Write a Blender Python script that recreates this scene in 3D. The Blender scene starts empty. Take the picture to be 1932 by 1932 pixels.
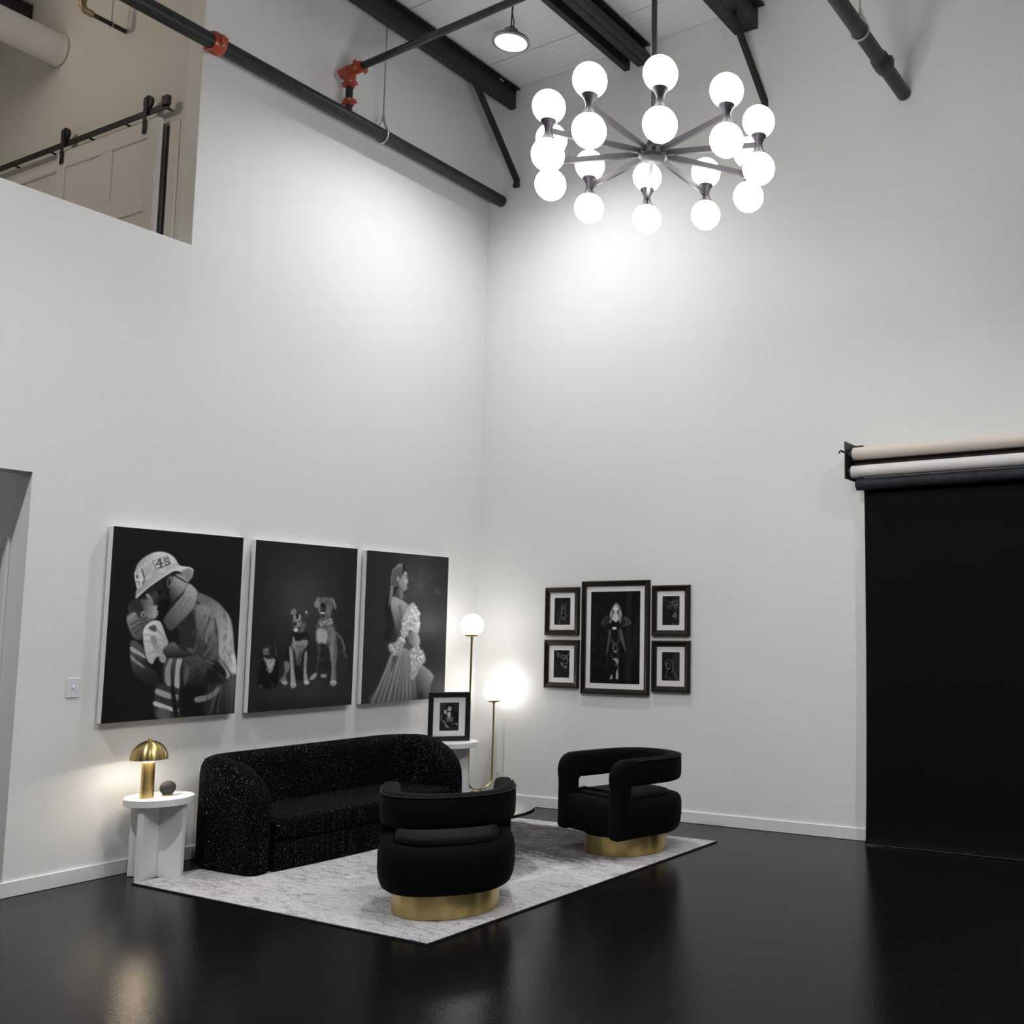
import bpy, bmesh, math, random
import numpy as np
from mathutils import Vector, Matrix
random.seed(7)
PI = math.pi
sc = bpy.context.scene
COL = sc.collection

# ------------------------------------------------------------------ camera
F_PX, PX, PY, W = 1928.9, 1388.3, 982.9, 1932.0
CAM = np.array([6.4617, -7.1570, 1.517])
YAW, PITCH, ROLL = 0.4875, 0.1062, 0.0016
D_ = np.array([-math.sin(YAW)*math.cos(PITCH), math.cos(YAW)*math.cos(PITCH), math.sin(PITCH)])
rt_ = np.array([math.cos(YAW), math.sin(YAW), 0.0]); up_ = np.cross(rt_, D_)
R_ = math.cos(ROLL)*rt_ + math.sin(ROLL)*up_
U_ = -math.sin(ROLL)*rt_ + math.cos(ROLL)*up_
cam = bpy.data.cameras.new('camera'); camo = bpy.data.objects.new('camera', cam); COL.objects.link(camo)
cam.sensor_fit = 'HORIZONTAL'; cam.sensor_width = 36.0; cam.lens = F_PX/W*36.0
cam.shift_x = (W/2-PX)/W; cam.shift_y = (PY-W/2)/W
cam.clip_start = 0.05; cam.clip_end = 200
m = Matrix((( R_[0], U_[0], -D_[0], CAM[0]), (R_[1], U_[1], -D_[1], CAM[1]), (R_[2], U_[2], -D_[2], CAM[2]), (0,0,0,1)))
camo.matrix_world = m
sc.camera = camo

# ------------------------------------------------------------------ world, exposure
wd = bpy.data.worlds.new('world'); sc.world = wd; wd.use_nodes = True
wd.node_tree.nodes['Background'].inputs[0].default_value = (0.8, 0.85, 0.9, 1)
wd.node_tree.nodes['Background'].inputs[1].default_value = 0.02
vs = sc.view_settings
vs.view_transform = 'Standard'; vs.look = 'None'; vs.gamma = 1.0; vs.use_curve_mapping = False
vs.exposure = 0.0

# light strengths (each belongs to a fixture built below)
BAY_W2 = 1050.0
BAY_W, BAY_ANGLE, BAY_BLEND = 420.0, math.radians(146), 1.0
CHAND_E = 42.0
LAMP_E = 9.0
SHADE_E = 85.0
LOFT_W = 42.0
BAYS = [(1.345, -1.288, 6.1), (1.457, -6.4, 6.0), (7.6, -3.2, 6.0), (6.4, -6.4, 6.0)]

# pixel -> point helpers: a pixel is a direction, the plane it lies on is given
def ray(px, py): return D_ + R_*(px-PX)/F_PX - U_*(py-PY)/F_PX
def on(px, py, ax, v):
    r = ray(px, py); t = (v-CAM[ax])/r[ax]; return CAM + t*r

# ------------------------------------------------------------------ materials
MATS = {}
def nmat(name):
    m = bpy.data.materials.new(name); m.use_nodes = True
    return m, m.node_tree.nodes, m.node_tree.links, m.node_tree.nodes['Principled BSDF']
def S(b, **k):
    for n, v in k.items():
        b.inputs[n.replace('_', ' ')].default_value = v
def pmat(name, col, rough=0.5, metal=0.0, bump=None, spec=None, coat=0.0, var=None, sheen=0.0):
    if name in MATS: return MATS[name]
    m, N, L, b = nmat(name)
    b.inputs['Base Color'].default_value = (*col, 1); b.inputs['Roughness'].default_value = rough
    b.inputs['Metallic'].default_value = metal
    if spec is not None: b.inputs['Specular IOR Level'].default_value = spec
    if coat: b.inputs['Coat Weight'].default_value = coat; b.inputs['Coat Roughness'].default_value = 0.15
    if sheen:
        b.inputs['Sheen Weight'].default_value = sheen; b.inputs['Sheen Roughness'].default_value = 0.35
        b.inputs['Sheen Tint'].default_value = (0.8, 0.85, 1, 1)
    tc = N.new('ShaderNodeTexCoord')
    if bump:
        nz = N.new('ShaderNodeTexNoise'); nz.inputs['Scale'].default_value = bump[0]; nz.inputs['Detail'].default_value = 3
        bp = N.new('ShaderNodeBump'); bp.inputs['Strength'].default_value = bump[1]; bp.inputs['Distance'].default_value = bump[2]
        L.new(tc.outputs['Object'], nz.inputs['Vector']); L.new(nz.outputs['Fac'], bp.inputs['Height']); L.new(bp.outputs['Normal'], b.inputs['Normal'])
    if var:
        nz = N.new('ShaderNodeTexNoise'); nz.inputs['Scale'].default_value = var[0]; nz.inputs['Detail'].default_value = 4
        rp = N.new('ShaderNodeValToRGB'); rp.color_ramp.elements[0].position = 0.3; rp.color_ramp.elements[1].position = 0.7
        a = var[1]
        rp.color_ramp.elements[0].color = (*[c*(1-a) for c in col], 1); rp.color_ramp.elements[1].color = (*[min(1, c*(1+a)) for c in col], 1)
        L.new(tc.outputs['Object'], nz.inputs['Vector']); L.new(nz.outputs['Fac'], rp.inputs['Fac']); L.new(rp.outputs['Color'], b.inputs['Base Color'])
    MATS[name] = m
    return m
def emat(name, col, e):
    if name in MATS: return MATS[name]
    m, N, L, b = nmat(name)
    S(b, Base_Color=(0.9, 0.9, 0.9, 1), Emission_Color=(*col, 1), Emission_Strength=e, Roughness=0.3)
    MATS[name] = m; return m

M_WALL = pmat('wall_paint', (0.80, 0.80, 0.785), 0.55, bump=(70, 0.12, 0.004))
M_LOFT = pmat('loft_paint', (0.74, 0.72, 0.67), 0.6, bump=(70, 0.1, 0.004))
M_TRIM = pmat('trim_paint', (0.78, 0.78, 0.80), 0.35)
M_DOOR = pmat('door_paint', (0.78, 0.75, 0.72), 0.3)
M_WALLB = pmat('grey_paint', (0.13, 0.13, 0.135), 0.6)
M_STEEL = pmat('black_steel', (0.012, 0.012, 0.013), 0.5, var=(6, 0.3))
M_PIPE = pmat('black_pipe', (0.014, 0.0145, 0.016), 0.42, var=(14, 0.5))
M_RED = pmat('red_coupling', (0.42, 0.06, 0.025), 0.35, var=(20, 0.25))
M_ZINC = pmat('zinc', (0.55, 0.55, 0.56), 0.35, 0.9)
M_IRON = pmat('black_iron', (0.012, 0.012, 0.015), 0.45)
M_BRONZE = pmat('dark_bronze', (0.008, 0.007, 0.009), 0.5, 0.0, spec=0.15)
M_BRASS = pmat('brushed_brass', (0.60, 0.46, 0.20), 0.17, 1.0)
def mat_brass():
    m, N, L, b = nmat('turned_brass')
    S(b, Base_Color=(0.60, 0.455, 0.19, 1), Metallic=1.0, Roughness=0.3, Anisotropic=0.85, Anisotropic_Rotation=0.25)
    tg = N.new('ShaderNodeTangent'); tg.direction_type = 'RADIAL'; tg.axis = 'Z'; L.new(tg.outputs[0], b.inputs['Tangent'])
    return m
M_BRASS = mat_brass()
M_BRASSL = pmat('satin_brass', (0.66, 0.53, 0.27), 0.3, 1.0)
M_VELVET = pmat('black_velvet', (0.0016, 0.0017, 0.0023), 0.9, spec=0.12, sheen=0.02, bump=(120, 0.1, 0.002))
M_VELVETS = pmat('black_velvet_seat', (0.003, 0.0031, 0.0038), 0.85, spec=0.15, sheen=0.04, bump=(120, 0.1, 0.002))
M_PIPING = pmat('black_piping', (0.002, 0.002, 0.0025), 0.9)
M_TABLE = pmat('white_table', (0.74, 0.74, 0.75), 0.45)
M_CANVAS = pmat('canvas_side', (0.80, 0.80, 0.79), 0.7)
M_MAT = pmat('mat_board', (0.80, 0.78, 0.79), 0.8)
M_FRAMEB = pmat('frame_black', (0.008, 0.008, 0.009), 0.35)
M_FRAMED = pmat('frame_dark', (0.007, 0.0065, 0.006), 0.4, var=(40, 0.5), spec=0.25)
M_FRAMEL = pmat('frame_lip', (0.10, 0.065, 0.04), 0.3, 0.6)
M_ORB = pmat('orb_fabric', (0.03, 0.03, 0.036), 0.75, bump=(300, 0.2, 0.001))
M_BLACKG = pmat('black_gloss', (0.006, 0.006, 0.007), 0.08, coat=0.3)
M_PAPER = pmat('backdrop_black', (0.0018, 0.0018, 0.002), 0.8, spec=0.15)
M_ROLLC = pmat('roll_cream', (0.72, 0.63, 0.56), 0.7)
M_ROLLW = pmat('roll_white', (0.72, 0.69, 0.68), 0.7)
M_NAVY = pmat('navy_black_canvas', (0.012, 0.014, 0.022), 0.75, var=(14, 0.6))
M_SWITCH = pmat('switch_plastic', (0.78, 0.77, 0.82), 0.3)
M_DARK = pmat('dark_glass', (0.004, 0.004, 0.006), 0.1)
M_COPPER = pmat('elbow_brass', (0.42, 0.30, 0.18), 0.4, 0.6)
M_ALU = pmat('lamp_housing', (0.30, 0.30, 0.33), 0.4, 0.7)
M_WIRE = pmat('wire', (0.06, 0.06, 0.07), 0.5, 0.4)
M_GLOBE = emat('chandelier_globe', (1.0, 0.985, 0.97), CHAND_E)
M_LGLOBE = emat('floor_lamp_globe', (1.0, 0.955, 0.92), LAMP_E)
M_DIFF = emat('bay_diffuser', (0.98, 0.99, 1.0), 9.0)

def mat_floor():
    m, N, L, b = nmat('sealed_concrete')
    tc = N.new('ShaderNodeTexCoord')
    n1 = N.new('ShaderNodeTexNoise'); n1.inputs['Scale'].default_value = 2.2; n1.inputs['Detail'].default_value = 6
    r1 = N.new('ShaderNodeValToRGB'); r1.color_ramp.elements[0].color = (0.0035, 0.0035, 0.0042, 1); r1.color_ramp.elements[1].color = (0.007, 0.007, 0.008, 1)
    n2 = N.new('ShaderNodeTexVoronoi'); n2.inputs['Scale'].default_value = 42; n2.inputs['Randomness'].default_value = 1
    r2 = N.new('ShaderNodeValToRGB'); r2.color_ramp.elements[0].position = 0.0; r2.color_ramp.elements[0].color = (1, 1, 1, 1); r2.color_ramp.elements[1].position = 0.07; r2.color_ramp.elements[1].color = (0, 0, 0, 1)
    mx = N.new('ShaderNodeMix'); mx.data_type = 'RGBA'; mx.inputs['B'].default_value = (0.05, 0.05, 0.052, 1)
    L.new(tc.outputs['Object'], n1.inputs['Vector']); L.new(n1.outputs['Fac'], r1.inputs['Fac'])
    L.new(tc.outputs['Object'], n2.inputs['Vector']); L.new(n2.outputs['Distance'], r2.inputs['Fac'])
    L.new(r1.outputs['Color'], mx.inputs['A']); L.new(r2.outputs['Color'], mx.inputs['Factor']); L.new(mx.outputs['Result'], b.inputs['Base Color'])
    n3 = N.new('ShaderNodeTexNoise'); n3.inputs['Scale'].default_value = 130; n3.inputs['Detail'].default_value = 4
    n4 = N.new('ShaderNodeTexNoise'); n4.inputs['Scale'].default_value = 5; n4.inputs['Detail'].default_value = 2
    bp = N.new('ShaderNodeBump'); bp.inputs['Strength'].default_value = 0.24; bp.inputs['Distance'].default_value = 0.003
    L.new(tc.outputs['Object'], n3.inputs['Vector']); L.new(n3.outputs['Fac'], bp.inputs['Height'])
    L.new(bp.outputs['Normal'], b.inputs['Normal'])
    mr = N.new('ShaderNodeMapRange'); mr.inputs['To Min'].default_value = 0.085; mr.inputs['To Max'].default_value = 0.14
    L.new(tc.outputs['Object'], n4.inputs['Vector']); L.new(n4.outputs['Fac'], mr.inputs['Value']); L.new(mr.outputs['Result'], b.inputs['Roughness'])
    S(b, Specular_IOR_Level=0.5, IOR=1.165)
    return m
def mat_ceiling():
    m, N, L, b = nmat('ribbed_roof_liner')
    S(b, Base_Color=(0.80, 0.80, 0.81, 1), Roughness=0.5)
    tc = N.new('ShaderNodeTexCoord'); sp = N.new('ShaderNodeSeparateXYZ'); L.new(tc.outputs['Object'], sp.inputs[0])
    mm = N.new('ShaderNodeMath'); mm.operation = 'MULTIPLY'; mm.inputs[1].default_value = 2*PI/0.12; L.new(sp.outputs['Y'], mm.inputs[0])
    sn = N.new('ShaderNodeMath'); sn.operation = 'SINE'; L.new(mm.outputs[0], sn.inputs[0])
    pw = N.new('ShaderNodeMath'); pw.operation = 'POWER'; ab = N.new('ShaderNodeMath'); ab.operation = 'ABSOLUTE'; L.new(sn.outputs[0], ab.inputs[0]); L.new(ab.outputs[0], pw.inputs[0]); pw.inputs[1].default_value = 6
    bp = N.new('ShaderNodeBump'); bp.inputs['Strength'].default_value = 0.25; bp.inputs['Distance'].default_value = 0.006
    L.new(pw.outputs[0], bp.inputs['Height']); L.new(bp.outputs['Normal'], b.inputs['Normal'])
    return m
def mat_sparkle():
    m, N, L, b = nmat('black_lurex_boucle')
    tc = N.new('ShaderNodeTexCoord')
    v = N.new('ShaderNodeTexVoronoi'); v.inputs['Scale'].default_value = 400; v.feature = 'F1'
    L.new(tc.outputs['Object'], v.inputs['Vector'])
    sp = N.new('ShaderNodeSeparateColor'); L.new(v.outputs['Color'], sp.inputs[0])
    g1 = N.new('ShaderNodeMath'); g1.operation = 'GREATER_THAN'; g1.inputs[1].default_value = 0.968; L.new(sp.outputs[0], g1.inputs[0])
    g2 = N.new('ShaderNodeMath'); g2.operation = 'LESS_THAN'; g2.inputs[1].default_value = 0.42; L.new(v.outputs['Distance'], g2.inputs[0])
    fl = N.new('ShaderNodeMath'); fl.operation = 'MULTIPLY'; L.new(g1.outputs[0], fl.inputs[0]); L.new(g2.outputs[0], fl.inputs[1])
    mx = N.new('ShaderNodeMix'); mx.data_type = 'RGBA'; mx.inputs['A'].default_value = (0.0011, 0.0011, 0.0014, 1); mx.inputs['B'].default_value = (0.7, 0.72, 0.8, 1)
    L.new(fl.outputs[0], mx.inputs['Factor']); L.new(mx.outputs['Result'], b.inputs['Base Color'])
    L.new(fl.outputs[0], b.inputs['Metallic'])
    mr = N.new('ShaderNodeMapRange'); mr.inputs['To Min'].default_value = 0.9; mr.inputs['To Max'].default_value = 0.32; L.new(fl.outputs[0], mr.inputs['Value']); L.new(mr.outputs['Result'], b.inputs['Roughness'])
    # each fleck lies at its own tilt
    ge = N.new('ShaderNodeNewGeometry')
    sb = N.new('ShaderNodeVectorMath'); sb.operation = 'SUBTRACT'; sb.inputs[1].default_value = (0.5, 0.5, 0.5); L.new(v.outputs['Color'], sb.inputs[0])
    ml = N.new('ShaderNodeVectorMath'); ml.operation = 'SCALE'; L.new(sb.outputs[0], ml.inputs[0])
    k = N.new('ShaderNodeMath'); k.operation = 'MULTIPLY'; k.inputs[1].default_value = 1.5; L.new(fl.outputs[0], k.inputs[0]); L.new(k.outputs[0], ml.inputs['Scale'])
    ad = N.new('ShaderNodeVectorMath'); L.new(ge.outputs['Normal'], ad.inputs[0]); L.new(ml.outputs[0], ad.inputs[1])
    nn = N.new('ShaderNodeVectorMath'); nn.operation = 'NORMALIZE'; L.new(ad.outputs[0], nn.inputs[0])
    nz = N.new('ShaderNodeTexNoise'); nz.inputs['Scale'].default_value = 90; L.new(tc.outputs['Object'], nz.inputs['Vector'])
    bp = N.new('ShaderNodeBump'); bp.inputs['Strength'].default_value = 0.24; bp.inputs['Distance'].default_value = 0.003
    L.new(nz.outputs['Fac'], bp.inputs['Height']); L.new(nn.outputs[0], bp.inputs['Normal']); L.new(bp.outputs['Normal'], b.inputs['Normal'])
    S(b, Specular_IOR_Level=0.08)
    return m
def mat_rug():
    m, N, L, b = nmat('distressed_rug')
    tc = N.new('ShaderNodeTexCoord')
    def noise(scale, det, sx, sy, rough=0.6):
        mp = N.new('ShaderNodeMapping'); mp.inputs['Scale'].default_value = (sx, sy, 1); L.new(tc.outputs['Object'], mp.inputs['Vector'])
        n = N.new('ShaderNodeTexNoise'); n.inputs['Scale'].default_value = scale; n.inputs['Detail'].default_value = det; n.inputs['Roughness'].default_value = rough
        L.new(mp.outputs[0], n.inputs['Vector']); return n.outputs['Fac']
    def math_(op, a, c):
        n = N.new('ShaderNodeMath'); n.operation = op
        for i, v in enumerate((a, c)):
            if isinstance(v, (int, float)): n.inputs[i].default_value = v
            else: L.new(v, n.inputs[i])
        return n.outputs[0]
    def smooth(v, a, c):
        n = N.new('ShaderNodeMapRange'); n.interpolation_type = 'SMOOTHSTEP'; n.inputs['From Min'].default_value = a; n.inputs['From Max'].default_value = c
        L.new(v, n.inputs['Value']); return n.outputs['Result']
    sp = N.new('ShaderNodeSeparateXYZ'); L.new(tc.outputs['Object'], sp.inputs[0])
    # rug local coordinates: centre of the rug at the origin; the woven dark field sits in the far half
    field = math_('MULTIPLY', smooth(sp.outputs['Y'], 0.10, 0.55), math_('MULTIPLY', smooth(math_('MULTIPLY', sp.outputs['Y'], -1.0), -1.30, -1.17), smooth(math_('MULTIPLY', sp.outputs['X'], -1.0), -1.12, -0.55)))
    big = noise(1.6, 6, 1.0, 2.2, 0.7)
    streak = noise(7, 6, 1.0, 4.5, 0.75)
    fine = noise(105, 3, 1, 1, 0.7)
    mid = noise(26, 4, 1.0, 2.6, 0.7)
    t = math_('ADD', math_('MULTIPLY', big, 0.5), math_('MULTIPLY', streak, 0.72))
    t = math_('SUBTRACT', t, math_('MULTIPLY', field, 0.33))
    t = math_('ADD', t, math_('MULTIPLY', math_('SUBTRACT', fine, 0.5), 0.75))
    t = math_('ADD', t, math_('MULTIPLY', math_('SUBTRACT', mid, 0.5), 0.5))
    rp = N.new('ShaderNodeValToRGB'); L.new(t, rp.inputs['Fac'])
    e = rp.color_ramp.elements
    e[0].position = 0.30; e[0].color = (0.05, 0.045, 0.05, 1)
    e[1].position = 0.66; e[1].color = (0.50, 0.485, 0.485, 1)
    x = e.new(0.44); x.color = (0.17, 0.16, 0.165, 1)
    x = e.new(0.54); x.color = (0.37, 0.36, 0.365, 1)
    L.new(rp.outputs['Color'], b.inputs['Base Color']); S(b, Roughness=0.95, Specular_IOR_Level=0.1)
    bp = N.new('ShaderNodeBump'); bp.inputs['Strength'].default_value = 0.4; bp.inputs['Distance'].default_value = 0.004
    L.new(fine, bp.inputs['Height']); L.new(bp.outputs['Normal'], b.inputs['Normal'])
    return m
def mat_print(name, rough):
    m, N, L, b = nmat(name)
    a = N.new('ShaderNodeVertexColor'); a.layer_name = 'ink'
    L.new(a.outputs['Color'], b.inputs['Base Color']); S(b, Roughness=rough, Specular_IOR_Level=0.12)
    return m
def mat_glass():
    m, N, L, b = nmat('picture_glass'); N.remove(b)
    t = N.new('ShaderNodeBsdfTransparent'); g = N.new('ShaderNodeBsdfGlossy'); g.inputs['Roughness'].default_value = 0.03
    mx = N.new('ShaderNodeMixShader'); mx.inputs[0].default_value = 0.015; L.new(t.outputs[0], mx.inputs[1]); L.new(g.outputs[0], mx.inputs[2])
    L.new(mx.outputs[0], N['Material Output'].inputs['Surface']); return m
M_FLOOR, M_CEIL, M_SOFA, M_RUG = mat_floor(), mat_ceiling(), mat_sparkle(), mat_rug()
M_PRINT, M_PRINTG, M_GLASS = mat_print('canvas_print', 0.42), mat_print('photo_print', 0.5), mat_glass()

# ------------------------------------------------------------------ mesh helpers
def obj(name, bm, mat, parent=None, smooth=False, loc=None, rotz=0.0):
    me = bpy.data.meshes.new(name)
    if not isinstance(bm, bmesh.types.BMesh):
        v, f = bm; me.from_pydata([tuple(map(float, p)) for p in v], [], f); me.update()
        b2 = bmesh.new(); b2.from_mesh(me); bmesh.ops.recalc_face_normals(b2, faces=b2.faces); b2.to_mesh(me); b2.free()
    else:
        bmesh.ops.recalc_face_normals(bm, faces=bm.faces); bm.to_mesh(me); bm.free()
    me.materials.append(mat)
    if smooth:
        me.polygons.foreach_set('use_smooth', [True]*len(me.polygons))
        try: me.set_sharp_from_angle(angle=math.radians(smooth if smooth is not True else 40))
        except Exception: pass
    o = bpy.data.objects.new(name, me); COL.objects.link(o)
    if parent is not None: o.parent = parent
    if loc is not None: o.location = loc
    o.rotation_euler.z = rotz
    return o
def thing(name, label, cat, loc=(0,0,0), rotz=0.0, group=None):
    o = bpy.data.objects.new(name, None); COL.objects.link(o); o.empty_display_size = 0.1
    o.location = loc; o.rotation_euler = (0, 0, rotz)
    return tag(o, label, cat, group)
def tag(o, label, cat, group=None):
    o['label'] = label; o['category'] = cat
    if group: o['group'] = group
    return o
def struct(o, label=None):
    o['kind'] = 'structure'
    if label: o['label'] = label
    return o
def B(*boxes, bevel=0.0, seg=2):
    bm = bmesh.new()
    for x0, x1, y0, y1, z0, z1 in boxes:
        v = [bm.verts.new((x, y, z)) for z in (z0, z1) for y in (y0, y1) for x in (x0, x1)]
        for f in ((0,1,3,2), (4,6,7,5), (0,4,5,1), (2,3,7,6), (0,2,6,4), (1,5,7,3)): bm.faces.new([v[i] for i in f])
    if bevel: bmesh.ops.bevel(bm, geom=bm.edges[:], offset=bevel, segments=seg, affect='EDGES', profile=0.5)
    return bm
def lathe(prof, n=32, ax=(0,0,0), cap=True):
    """profile list of (r, z) turned about z"""
    v, f = [], []
    for r, z in prof:
        for k in range(n):
            a = 2*PI*k/n; v.append((ax[0]+r*math.cos(a), ax[1]+r*math.sin(a), ax[2]+z))
    for i in range(len(prof)-1):
        for k in range(n):
            f.append((i*n+k, i*n+(k+1) % n, (i+1)*n+(k+1) % n, (i+1)*n+k))
    if cap and prof[0][0] > 1e-5: f.append(tuple(range(n))[::-1])
    if cap and prof[-1][0] > 1e-5: f.append(tuple((len(prof)-1)*n+k for k in range(n)))
    return v, f
def tube(pts, r, n=12, cap=True):
    pts = [np.array(p, float) for p in pts]; rs = r if isinstance(r, (list, tuple)) else [r]*len(pts)
    v, f = [], []; up = None
    for i, p in enumerate(pts):
        d = pts[min(i+1, len(pts)-1)] - pts[max(i-1, 0)]; d /= np.linalg.norm(d)
        if up is None:
            a = np.array([0, 0, 1.0]) if abs(d[2]) < 0.9 else np.array([1.0, 0, 0])
            up = a - d*(a@d)
        up = up - d*(up@d); up /= np.linalg.norm(up); s = np.cross(d, up)
        for k in range(n):
            t = 2*PI*k/n; v.append(p + rs[i]*(math.cos(t)*up + math.sin(t)*s))
    for i in range(len(pts)-1):
        for k in range(n): f.append((i*n+k, i*n+(k+1) % n, (i+1)*n+(k+1) % n, (i+1)*n+k))
    if cap: f.append(tuple(range(n))[::-1]); f.append(tuple((len(pts)-1)*n+k for k in range(n)))
    return v, f
def join(*parts):
    v, f = [], []
    for a, b in parts:
        o = len(v); v += list(a); f += [tuple(i+o for i in q) for q in b]
    return v, f
def prism(outline, z0, z1):
    n = len(outline); v = [(x, y, z0) for x, y in outline] + [(x, y, z1) for x, y in outline]
    f = [tuple(range(n))[::-1], tuple(range(n, 2*n))] + [(i, (i+1) % n, n+(i+1) % n, n+i) for i in range(n)]
    return v, f
def loft(rings, cap=True):
    n = len(rings[0]); v = [p for r in rings for p in r]; f = []
    for i in range(len(rings)-1):
        for k in range(n): f.append((i*n+k, i*n+(k+1) % n, (i+1)*n+(k+1) % n, (i+1)*n+k))
    if cap: f.append(tuple(range(n))[::-1]); f.append(tuple((len(rings)-1)*n+k for k in range(n)))
    return v, f
def xform(mesh, M):
    v, f = mesh; return [tuple(M @ Vector(tuple(map(float, p)))) for p in v], f
def along(a, b):
    """matrix taking +z to direction a->b, origin at a"""
    a, b = Vector(a), Vector(b); q = (b-a).to_track_quat('Z', 'Y'); return Matrix.Translation(a) @ q.to_matrix().to_4x4()
def offset_poly(pts, d):
    """move a closed ccw outline inward by d"""
    n = len(pts); out = []
    for i in range(n):
        p0, p1, p2 = (np.array(pts[(i+k) % n], float) for k in (-1, 0, 1))
        e1 = p1-p0; e2 = p2-p1; e1 /= np.linalg.norm(e1)+1e-12; e2 /= np.linalg.norm(e2)+1e-12
        nn = np.array([-(e1[1]+e2[1]), e1[0]+e2[0]]); nn /= np.linalg.norm(nn)+1e-12
        out.append(tuple(p1 + nn*d))
    return out

# ------------------------------------------------------------------ the room
def ceil_z(x): return 6.605 + 0.031*x
XMAX, YMIN, XLOFT = 11.0, -12.0, -4.2
ZO, YO = 4.131, -2.931          # knee wall top and end of the loft opening
YJ, ZJ = -3.828, 2.437          # hallway opening
struct(obj('floor', B((XLOFT, XMAX, YMIN, 0.2, -0.1, 0.0)), M_FLOOR), 'dark charcoal sealed concrete floor with a satin gloss')
poly = [(0.0, 0.0), (0.0, 6.75), (YO, 6.75), (YO, ZO), (YMIN, ZO), (YMIN, 0.0), (-5.6, 0.0), (-5.6, ZJ), (YJ, ZJ), (YJ, 0.0)]
bm = bmesh.new(); f = bm.faces.new([bm.verts.new((0.0, y, z)) for y, z in poly])
r = bmesh.ops.extrude_face_region(bm, geom=[f]); bmesh.ops.translate(bm, verts=[g for g in r['geom'] if isinstance(g, bmesh.types.BMVert)], vec=(-0.16, 0, 0))
bmesh.ops.triangulate(bm, faces=[f for f in bm.faces if len(f.verts) > 4])
struct(obj('wall_left', bm, M_WALL), 'white painted drywall with a loft opening above')
struct(obj('wall_right', B((-0.16, XMAX, 0.0, 0.16, 0.0, 7.1)), M_WALL), 'white painted drywall behind the armchairs')
struct(obj('wall_front', B((XLOFT, XMAX, YMIN-0.16, YMIN, 0.0, 7.1)), M_WALLB))
struct(obj('wall_far', B((XMAX, XMAX+0.16, YMIN, 0.16, 0.0, 7.1)), M_WALLB))
ce = struct(obj('ceiling', ([(XLOFT, YMIN, ceil_z(XLOFT)+0.02), (XMAX, YMIN, ceil_z(XMAX)+0.02), (XMAX, 0.16, ceil_z(XMAX)+0.02), (XLOFT, 0.16, ceil_z(XLOFT)+0.02),
      (XLOFT, YMIN, ceil_z(XLOFT)+0.12), (XMAX, YMIN, ceil_z(XMAX)+0.12), (XMAX, 0.16, ceil_z(XMAX)+0.12), (XLOFT, 0.16, ceil_z(XLOFT)+0.12)],
      [(0,1,2,3), (4,5,6,7), (0,1,5,4), (1,2,6,5), (2,3,7,6), (3,0,4,7)]), M_CEIL), 'white ribbed metal roof liner')
y1 = 0.0; k = 0
while y1 > YMIN + 0.1:
    y0 = max(YMIN, -0.433 - 0.9635*k); g = 0.006
    xa, xb = 0.005, XMAX-0.01
    if y0 > YMIN - 1:
        zs = lambda x, t: ceil_z(x)+t
        obj('ceiling_panel', ([(xa, y0+g, zs(xa,0)), (xb, y0+g, zs(xb,0)), (xb, y1-g, zs(xb,0)), (xa, y1-g, zs(xa,0)),
            (xa, y0+g, zs(xa,.019)), (xb, y0+g, zs(xb,.019)), (xb, y1-g, zs(xb,.019)), (xa, y1-g, zs(xa,.019))],
            [(0,1,2,3), (4,5,6,7), (0,1,5,4), (1,2,6,5), (2,3,7,6), (3,0,4,7)]), M_CEIL, ce)
    y1 = y0; k += 1
# baseboards
struct(obj('baseboard_left', B((0.0005, 0.0135, YJ, -0.0005, 0.001, 0.0875), bevel=0.002, seg=1), M_TRIM))
struct(obj('baseboard_right', B((0.014, 3.9, -0.0135, -0.0005, 0.001, 0.0875), bevel=0.002, seg=1), M_TRIM))
struct(obj('baseboard_hall', B((-0.17, 0.0135, YJ-0.0135, YJ-0.0005, 0.001, 0.0875), bevel=0.002, seg=1), M_TRIM))
# hallway behind the opening in the left wall
struct(obj('wall_hall', B((-2.2, -0.161, YJ+0.0, YJ+0.12, 0.0, 2.75)), M_WALL), 'hallway side wall inside the opening')
struct(obj('wall_hall_end', B((-2.36, -2.2, -5.8, YJ+0.12, 0.0, 2.75)), M_WALL))
struct(obj('wall_hall_side', B((-2.2, -0.161, -5.76, -5.6, 0.0, 2.75)), M_WALL))
struct(obj('trim_1', B((-0.222, -0.172, YJ-0.02, YJ-0.0005, 0.0, 2.06), (-1.12, -0.222, YJ-0.02, YJ-0.0005, 1.985, 2.06), bevel=0.003, seg=1), M_TRIM), 'white door casing inside the hallway opening')
struct(obj('door_2', B((-1.11, -0.223, YJ-0.012, YJ-0.0005, 0.004, 1.984)), M_DOOR))
# loft: floor, end wall with barn door, back wall
struct(obj('floor_loft', B((XLOFT, -0.161, YMIN, YO, 2.76, 2.95)), M_TRIM))
struct(obj('wall_loft', B((XLOFT, -0.161, YO, YO+0.12, 2.95, 6.75)), M_LOFT), 'warm grey loft end wall carrying the barn door')
struct(obj('wall_loft_back', B((XLOFT-0.16, XLOFT, YMIN, YO+0.12, 0.0, 6.75)), M_LOFT))

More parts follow.
